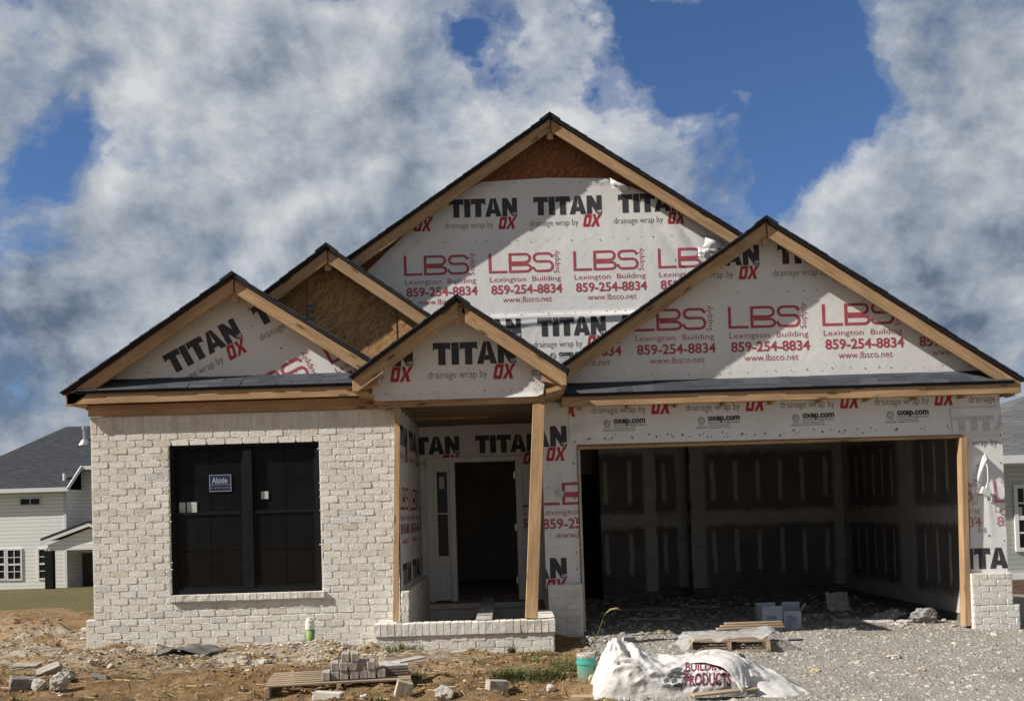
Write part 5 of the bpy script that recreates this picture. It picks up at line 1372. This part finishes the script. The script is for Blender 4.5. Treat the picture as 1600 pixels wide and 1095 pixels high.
# pallet with clear film in front of the garage
a = put_at(1085, 1017); b = put_at(1214, 1021)
fw_ = (b - a).length; c = (a + b) / 2 + Vector((0, .40, 0)); c.z = g1(c.x, c.y) + .01
P2_ = pallet(c, fw_, .80, .13, math.atan2(b.y - a.y, b.x - a.x), 'pale pallet on the gravel half covered with clear plastic film', 'wooden pallets', OLDWOOD, 6)
FILM, nt, b_ = mat('clear_film', .25, .5)
nt.set(b_.inputs['Base Color'], (.75, .77, .78, 1)); b_.inputs['Alpha'].default_value = .34
V = []
nx_, ny_ = 70, 44
for j in range(ny_ + 1):
    for i in range(nx_ + 1):
        u, v = i / nx_, j / ny_
        x = c.x - fw_ / 2 - .12 + u * (fw_ + .42); y = c.y - .385 + v * .78 + (.04 * math.sin(u * 17) if j == 0 else 0)
        inside = float(sstep(-fw_ / 2 - .10, -fw_ / 2 + .02, x - c.x) * (1 - sstep(fw_ / 2 - .02, fw_ / 2 + .26, x - c.x)) * sstep(-.47, -.40, y - c.y))
        bulge = .10 * math.exp(-((x - c.x - fw_ / 2) / .16) ** 2) * math.exp(-((y - c.y + .1) / .4) ** 2)
        z = c.z + .012 + .132 * inside + bulge * .8 + (.035 + .05 * (u > .8)) * abs(float(fbm(x * 6, y * 6, 3, 50))) + .006 * float(fbm(x * 22, y * 22, 2, 52))
        V.append((x, y, z))
o = link('plastic_film', npmesh('plastic_film', V, grid_faces(nx_ + 1, ny_ + 1), FILM, smooth=False)); tag(o, 'crumpled clear plastic film draped over the pallet in front of the garage', 'plastic film')
for k in range(3):
    x0, z0 = at(1120 + 8 * k, 990 - 2 * k, 11.9)
    loose_board((x0, 11.9 + .06 * k, c.z + .17 + .022 * k), (x0 + .80 - .06 * k, 11.95 + .05 * k, c.z + .17 + .022 * k), .018, .09, ('lowest of the three loose strips lying on the film covered pallet', 'middle of the three loose strips lying on the film covered pallet', 'topmost of the three loose strips lying on the film covered pallet')[k], OLDWOOD, name='loose_board')

# cartons in the garage
CARD = plain('pale_carton', (.34, .37, .42), .8, .2, .12, 6.0); CARDIN = plain('carton_inside', (.24, .20, .16), .9, .1); PRN = plain('blue_print', (.17, .22, .32), .8, .2)
def carton(px, py, w, d, h, rz, label, flaps):
    p = put_at(px, py); t = thing('cardboard_box', label, 'box', p, 'open cardboard boxes in the garage'); t.rotation_euler.z = rz; ORG[t] = Vector((0, 0, 0))
    th = .005; mb = MB()
    mb.box(-w / 2, w / 2, -d / 2, -d / 2 + th, 0, h); mb.box(-w / 2, w / 2, d / 2 - th, d / 2, 0, h); mb.box(-w / 2, -w / 2 + th, -d / 2 + th, d / 2 - th, 0, h); mb.box(w / 2 - th, w / 2, -d / 2 + th, d / 2 - th, 0, h); mb.box(-w / 2 + th, w / 2 - th, -d / 2 + th, d / 2 - th, .002, .012)
    random.seed(px)
    for k in range(7):
        z0 = h * (.12 + .1 * k); mb.box(-w * .36, -w * .36 + w * random.uniform(.2, .7), -d / 2 - .0015, -d / 2 - .0005, z0, z0 + h * .045, 1)
    mb.box(-w * .18, w * .2, -d / 2 - .0018, -d / 2 - .0006, h * .5, h * .72, 1)
    mb.build('carton_body', [CARD, PRN], t)
    for (ax, sg, ang, ln) in flaps:
        mb = MB(); ca, sa = math.cos(ang) * ln, math.sin(ang) * ln
        if ax == 'y': q = [(-w / 2, sg * d / 2, h), (w / 2, sg * d / 2, h), (w / 2, sg * (d / 2 + ca), h + sa), (-w / 2, sg * (d / 2 + ca), h + sa)]
        else: q = [(sg * w / 2, -d / 2, h), (sg * w / 2, d / 2, h), (sg * (w / 2 + ca), d / 2, h + sa), (sg * (w / 2 + ca), -d / 2, h + sa)]
        mb.poly(q); o = mb.build('box_flap', CARD, t); s = o.modifiers.new('t', 'SOLIDIFY'); s.thickness = .004
carton(1203, 984, .27, .22, .26, .12, 'open pale carton with raised flaps, left one of the two in the garage', [('y', 1, 1.3, .09), ('x', -1, 1.5, .08), ('y', -1, 1.1, .07)])
carton(1238, 983, .22, .20, .25, -.2, 'open pale carton with spread flaps, right one of the two in the garage', [('y', 1, 1.4, .10), ('x', 1, .9, .11), ('x', -1, 1.4, .10)])
# scraps on the garage floor
def scrap(px, py, w, d, label, m, seed, lift=.02, tilt=(0, 0, 0), crump=.02, group='scraps on the garage floor'):
    p = put_at(px, py); V = []
    for j in range(9):
        for i in range(13):
            u, v = i / 12 - .5, j / 8 - .5
            V.append((u * w + .1 * w * float(vnoise(v * 4, v * 0 + seed)), v * d + .1 * d * float(vnoise(u * 4, u * 0 + seed)), crump * float(fbm(u * 5 + seed, v * 5, 3, seed))))
    o = link('drywall_scrap', npmesh('drywall_scrap', V, grid_faces(13, 9), m, smooth=False)); o.location = p + Vector((0, 0, lift)); o.rotation_euler = tilt
    s = o.modifiers.new('t', 'SOLIDIFY'); s.thickness = .012
    tag(o, label, 'scrap', group)
SCR = plain('drywall_face', (.42, .41, .39), .9, .1, .15, 5)
scrap(1350, 972, .75, .35, 'long pale drywall offcut in front of the right garage wall', SCR, 1, .03, (.05, 0, .1), .03)
scrap(1390, 967, .35, .3, 'bent drywall piece lying on the long offcut', SCR, 2, .07, (.1, -.25, .3), .06)
scrap(1425, 972, .38, .2, 'flat offcut just left of the plastic bag in the garage', SCR, 3, .03, (0, 0, -.1), .02)
scrap(1010, 953, .9, .5, 'grey sheet lying deep in the left of the garage', SCR, 4, .02, (0, 0, .2), .02)
scrap(1090, 948, .6, .35, 'small sheet in the middle of the garage floor', SCR, 5, .02, (0, 0, -.2), .03)
scrap(1310, 955, .35, .3, 'upright torn sheet leaning at the back of the garage', SCR, 6, .15, (1.1, 0, .1), .06)
scrap(1020, 968, .8, .12, 'narrow strip on the garage floor near the left jamb', SCR, 7, .02, (0, 0, .05), .02)
rock('rubbish_bag', 1450, 975, 46, 30, 'grey plastic bag slumped beside the right garage post', plain('film_bag', (.19, .185, .17), .4, .4, .5, 7, .6), seed=41, boxy=.3, rough=.22, cat='bag')

# weeds --------------------------------------------------------------------
def blades(mb, x, y, n, rad, hgt, lean=.6, w=.006, dirx=0.0):
    for _ in range(n):
        a = random.uniform(0, 6.283); r = rad * math.sqrt(random.random()); bx, by = x + r * math.cos(a), y + r * math.sin(a) * .6; bz = g1(bx, by) - .01
        h = hgt * random.uniform(.45, 1.1); a2 = random.uniform(0, 6.283); ln = h * random.uniform(.35 * lean, lean); ww = w * random.uniform(.6, 1.3)
        px_, py_ = math.cos(a2 + 1.57), math.sin(a2 + 1.57); prev = None; nseg = 4
        for k in range(nseg + 1):
            t = k / nseg; o = ln * t ** 1.8; z = bz + h * (t - .25 * t * t * (ln / h))
            cx, cy = bx + math.cos(a2) * o + dirx * t * t * h, by + math.sin(a2) * o; q = ww * (1 - t) ** .6 + .0005
            cur = ((cx - px_ * q, cy - py_ * q, z), (cx + px_ * q, cy + py_ * q, z))
            if prev: mb.poly([prev[0], prev[1], cur[1], cur[0]])
            prev = cur
def grass_mat(name, a, b_):
    m, t, bb = mat(name, .8, .2); t.set(bb.inputs['Base Color'], t.ramp(t.noise(obj_co(t), 9, 3), [(.35, a), (.65, b_)])); return m
GRASS = grass_mat('weed_grass', (.045, .068, .018), (.12, .13, .045)); DRYGRASS = grass_mat('dry_grass', (.20, .16, .07), (.28, .24, .12))
def clump(spots, label, hgt, m=GRASS, w=.006, lean=.9, name='weed_clump'):
    x0, y0, z0 = gnd(*spots[0][:2]); mb = MB()
    for px, py, n, rad in spots:
        x, y, _ = gnd(px, py); blades(mb, x, y, n, rad, hgt, lean, w)
    o = mb.build(name, m); return tag(o, label, 'weeds', 'weeds growing on the site')
clump([(800, 1068, 210, .17), (830, 1060, 210, .2), (860, 1056, 160, .17), (780, 1055, 100, .16), (885, 1050, 100, .15), (845, 1040, 90, .2)], 'biggest tangle of green weeds between porch ledge and teal pipe', .17, w=.0032, lean=1.5)
clump([(620, 1016, 70, .14), (645, 1014, 80, .16), (668, 1013, 50, .14)], 'low green grass at the left end of the porch ledge', .13, w=.005)
clump([(800, 1022, 120, .045)], 'thin grass under the middle right of the porch ledge', .12, w=.003)
clump([(852, 1025, 80, .20)], 'thin grass under the right corner of the porch ledge', .12, w=.003)
clump([(744, 1038, 110, .05)], 'sparse thin weeds left of the biggest tangle', .15, DRYGRASS, .003, 1.6)
clump([(905, 1045, 25, .1), (925, 1030, 22, .12), (895, 1035, 30, .12)], 'thin weeds just behind the green pipe', .16, w=.004)
clump([(640, 1062, 30, .12), (655, 1058, 30, .08)], 'small dark weeds right of the pallet', .09, w=.004)
clump([(592, 1084, 20, .06)], 'tiny sprigs at the right foot of the brick pallet', .12, w=.004)
clump([(670, 1042, 9, .03), (668, 1046, 8, .03)], 'single dry brown sprig between pallet and ledge', .12, DRYGRASS, .004)
clump([(325, 1006, 22, .08), (345, 1006, 18, .07)], 'sparse grass tuft between the mat and the leafy weed', .12, w=.004)
def leafy(px, py, hpx, n, label, m, spread=.16):
    x, y, z = gnd(px, py); h = hpx * y / F; mb = MB()
    for s in range(n):
        a = random.uniform(0, 6.283); tip = Vector((x + spread * math.cos(a), y + spread * .5 * math.sin(a), z + h * random.uniform(.6, 1))); base = Vector((x + .02 * math.cos(a), y, z - .01))
        mb.tube([base, base.lerp(tip, .5) + Vector((0, 0, .02)), tip], [.003, .0025, .001], 5)
        for k in range(9):
            t = .2 + .8 * k / 8; p = base.lerp(tip, t); b = random.uniform(0, 6.283); L = .045 * random.uniform(.6, 1.2); d = Vector((math.cos(b), math.sin(b), random.uniform(-.1, .5))).normalized(); sd = d.orthogonal().normalized() * L * .2
            mb.poly([p, p + d * L * .5 + sd, p + d * L, p + d * L * .5 - sd])
    o = mb.build('leafy_weed', m); tag(o, label, 'weeds', 'weeds growing on the site')
leafy(400, 1006, 22, 9, 'leafy green weed against the brick wall under the window', GRASS, .17)
leafy(378, 1003, 16, 6, 'smaller leafy weed left of the bigger one under the window', GRASS, .12)
def stalk(pts, Y, label, seed_from):
    P = [Vector((at(px, py, Y)[0], Y, at(px, py, Y)[1])) for px, py in pts]; t = thing('tall_grass', label, 'weeds', P[0], 'weeds growing on the site')
    mb = MB(); mb.tube(P, [.005] * (len(P) - 2) + [.003, .0015], 6); mb.build('stem', GRASS, t)
    mb = MB(); mb.tube(P[seed_from:], [.004] + [.011] * (len(P) - seed_from - 2) + [.003], 7); mb.build('seed_head', DRYGRASS, t, smooth=True)
    return t, P
t, P = stalk([(925, 1020), (931, 1000), (936, 985), (941, 970), (946, 958), (954, 952), (963, 950), (972, 953)], 10.3, 'tall grass stalk with a drooping seed head behind the green pipe', 4)
for (i, dx, dz, L) in ((1, -.03, .10, .12), (2, .05, -.02, .1), (3, .03, -.03, .09), (1, .06, .05, .13)):
    mb = MB(); p = P[i]; q = p + Vector((dx, 0, dz)); n = Vector((.012, 0, .004)); mb.poly([p, p.lerp(q, .5) + n, q, p.lerp(q, .5) - n]); mb.build('leaf', GRASS, t)
stalk([(990, 1012), (1002, 1000), (1014, 990), (1026, 985), (1036, 985), (1043, 996)], 10.3, 'thin grass stalk arching over behind the white bag', 3)

# ------------------------------------------------------------------ neighbouring houses
def siding_mat(name, c, lap, k=.55):
    m, t, b = mat(name, .6, .25); co = obj_co(t); sp = t.n('ShaderNodeSeparateXYZ'); t.set(sp.inputs[0], co)
    fr = t.math('FRACT', t.math('DIVIDE', t.math('ADD', sp.outputs[2], 20.0), lap))
    t.set(b.inputs['Base Color'], t.mix(t.ramp(fr, [(0.0, 1.0), (.05, 1.0), (.12, 0.0)]), c, tuple(x * k for x in c)))
    bump(t, b, fr, .9, .02); return m
SIDW = siding_mat('pale_siding', (.88, .87, .84), .20, .42); SIDG = siding_mat('sage_siding', (.46, .48, .44), .115)
NROOF = shingle_mat('weathered_shingle', (.022, .025, .030), (.042, .046, .053), True)
RROOF = shingle_mat('grey_shingle', (.055, .057, .060), (.115, .117, .12), True)
BY0 = 55.0; zb = -1.95
NH = thing('neighbour_house', 'two storey white sided house with dark hip roof behind the left corner', 'house', (-26, BY0, zb))
X0, X1 = -31.5, at(104, 850, BY0)[0]; XE = -14.0
ez = at(60, 765, BY0 - .45)[1]
mb = MB(); mb.box(X0, X1, BY0, BY0 + 10, zb - .6, ez); mb.build('wall', SIDW, NH)
mb = MB(); mb.box(X1, XE, BY0 + 2, BY0 + 10.5, zb - .6, ez + 1.25); mb.build('wall', SIDW, NH)
pit = .69; ye = BY0 - .5; yr = ye + 5.5; zr_ = ez + .1 + pit * 5.5
mb = MB()
def rpoly(pts): mb.poly(pts, 0, [(p[0], (p[1] - ye) * 1.21) for p in pts])
xl = X0 - .4
rpoly([(xl, ye, ez + .1), (X1 + .35, ye, ez + .1), (X1 + .35, ye + 1.8, ez + .1 + pit * 1.8), (XE, ye + 1.8, ez + .1 + pit * 1.8), (XE, yr, zr_), (xl + 5.5, yr, zr_)])
mb.poly([(xl, ye + 11, ez + .1), (xl, ye, ez + .1), (xl + 5.5, yr, zr_)], 0, [(0, 0), (11, 0), (5.5, 6.6)]); rpoly([(xl + 5.5, yr, zr_), (XE, yr, zr_), (XE, ye + 11, ez + .1), (xl, ye + 11, ez + .1)])
NR = mb.build('roof', NROOF, NH); s = NR.modifiers.new('t', 'SOLIDIFY'); s.thickness = .12
mb = MB(); mb.box(xl, X1 + .35, ye - .02, ye + .03, ez - .12, ez + .10); mb.build('fascia', WHITEPAINT, NR)
mb = MB(); mb.prism([(0, 0)] * 3, 0, 0) if False else mb.box(X1 + .36, XE, ye + 1.77, ye + 1.82, ez + pit * 1.8 - .12, ez + .08 + pit * 1.8); mb.build('fascia', WHITEPAINT, NR)
mb = MB(); mb.board((X1 + .33, ye, ez + .0), (X1 + .33, ye + 1.8, ez + pit * 1.8), .2, .06, (0, 0, 1)); mb.build('rake_trim', WHITEPAINT, NR)
mb = MB(); mb.box(X1 - .12, X1 + .02, BY0 - .03, BY0 + .1, zb, ez); mb.build('corner_trim', WHITEPAINT, NH)
def on_roof(px, py):
    lo, hi = ye, yr
    for _ in range(40):
        m_ = (lo + hi) / 2
        if at(px, py, m_)[1] > ez + .1 + pit * (m_ - ye): hi, lo = hi, m_
        else: hi = m_
    return at(px, py, lo)[0], lo, at(px, py, lo)[1]
fx, fy_, fz = on_roof(133, 689)
mb = MB(); revolve(mb, fx, fy_, [(.42, fz - .25), (.20, fz + .05), (.12, fz + .12), (.12, fz + .62), (.17, fz + .64), (.17, fz + .86), (.10, fz + .9)]); mb.build('flue', METAL, NR, smooth=False)
fx, fy_, fz = on_roof(101, 749); mb = MB(); mb.tube([(fx, fy_, fz - .2), (fx, fy_, fz + .34)], .10, 10); mb.build('vent_pipe', WHITEPAINT, NR)
def nwindow(px0, py0, px1, py1, Y, cols, rows, parent, split_mid=True):
    (xa, zt), (xb, zb2) = at(px0, py0, Y), at(px1, py1, Y); f = .09
    mb = MB(); mb.box(xa, xa + f, Y - .05, Y, zb2, zt); mb.box(xb - f, xb, Y - .05, Y, zb2, zt); mb.box(xa + f, xb - f, Y - .05, Y, zt - f, zt); mb.box(xa + f, xb - f, Y - .05, Y, zb2, zb2 + f)
    for k in range(1, cols): x = xa + f + (xb - xa - 2 * f) * k / cols; mb.box(x - .02, x + .02, Y - .04, Y - .01, zb2 + f, zt - f)
    for k in range(1, rows): z = zb2 + f + (zt - zb2 - 2 * f) * k / rows; w = .05 if (split_mid and k == rows // 2) else .02; mb.box(xa + f, xb - f, Y - .043, Y - .013, z - w, z + w)
    o = mb.build('window', WHITEPAINT, parent); mb = MB(); mb.box(xa + f, xb - f, Y - .012, Y - .004, zb2 + f, zt - f); mb.build('glass_pane', NGLASS, o)
nwindow(-12, 857, 10, 906, BY0, 2, 4, NH); nwindow(10, 857, 35.5, 906, BY0, 2, 4, NH); nwindow(58.5, 856, 74, 905, BY0, 1, 4, NH); nwindow(30, 777, 65, 790, BY0, 2, 1, NH, False)
# its porch
py_ = 51.5; (ax, az), (exl, ezl) = at(141, 817, py_), at(66, 845, py_)
exr = 2 * ax - exl
mb = MB(); mb.prism([(exl, ezl), (ax, az), (exr, ezl), (exr, ezl + .14), (ax, az + .14), (exl, ezl + .14)], py_ - .2, BY0 + 1.9); PR = mb.build('porch_roof', NROOF, NH)
mb = MB(); mb.prism([(exl, ezl - .16), (ax, az - .16), (exr, ezl - .16), (exr, ezl - .005), (ax, az - .005), (exl, ezl - .005)], py_ - .22, py_ - .1); mb.build('rake_trim', WHITEPAINT, PR)
mb = MB(); mb.prism([(exl + .3, ezl - .2), (exr - .3, ezl - .2), (ax, az - .25)], py_ + .0, py_ + .1); mb.box(exl + .3, exr - .3, py_ - .02, py_ + .12, ezl - .5, ezl - .2); mb.build('porch_gable', SIDW, PR)
for X_ in (at(76.5, 900, py_)[0], exr - .5):
    mb = MB(); mb.box(X_ - .2, X_ + .2, py_ - .02, py_ + .3, zb - .3, ezl - .5); mb.build('porch_column', BLACKFRAME, NH)
(dx0, dz1), (dx1, dz0) = at(129, 864, BY0 + 1.95), at(150, 921, BY0 + 1.95); mb = MB(); mb.box(dx0, dx1 + .4, BY0 + 1.93, BY0 + 1.99, dz0, dz1); mb.build('door', plain('dark_door', (.07, .065, .06), .5), NH)
mb = MB(); mb.box(X1 + .02, XE + 2, py_ - .2, BY0 + 1.95, zb - .3, zb + .12); mb.build('porch_slab', CONCRETE, NH)

RY = 24.0
RH = thing('neighbour_house', 'grey green sided single storey house with grey shingle roof beyond the right pier', 'house', (15, RY, -.6))
wx = at(1568, 850, RY)[0] - 1.2; wz0_, wz1_ = at(1590, 902, RY)[1], at(1590, 716, RY)[1]
mb = MB(); mb.box(wx, wx + 12, RY, RY + 9, wz0_, wz1_); mb.build('wall', SIDG, RH)
mb = MB(); brick_panel(mb, wx - .06, wx + 4, wz0_ - 1.3, wz0_ - .04, 'Y', RY - .10, thick=.10); mb.build('brick_base', [plain('brown_brick', (.17, .115, .085), .95, .1, .3, 6), BLOCK], RH)
mb = MB(); mb.box(wx - .06, wx + 12, RY - .07, RY - .002, wz0_ - .04, wz0_ + .09); mb.build('trim_band', WHITEPAINT, RH)
ez2 = at(1585, 710, RY - .5)[1]; re = RY - .5; slope2 = .39
mb = MB(); pts = [(wx - .6, re, ez2), (wx + 13, re, ez2), (wx + 13, re + 5, ez2 + 5 * slope2), (wx + 4.4, re + 5, ez2 + 5 * slope2)]
mb.poly(pts, 0, [(p[0], (p[1] - re) * 1.18) for p in pts]); mb.poly([(wx - .6, re + 10, ez2), (wx - .6, re, ez2), (wx + 4.4, re + 5, ez2 + 5 * slope2)], 0, [(0, 0), (10, 0), (5, 5.9)])
RR = mb.build('roof', RROOF, RH); s = RR.modifiers.new('t', 'SOLIDIFY'); s.thickness = .1
mb = MB(); mb.box(wx - .6, wx + 13, re - .03, re + .02, ez2 - .20, ez2 - .01); mb.box(wx - .6, wx + 13, re + .02, RY, ez2 - .22, ez2 - .2); mb.build('fascia', WHITEPAINT, RR)
nwindow(1582, 757, 1632, 860, RY, 3, 4, RH)
xs_, zs_ = at(1588, 792, RY); xe_, ze_ = at(1597, 805, RY)
mb = MB(); mb.box(xs_, xe_, RY - .017, RY - .0145, ze_, zs_); mb.build('pale_sticker', PAPER, RH)
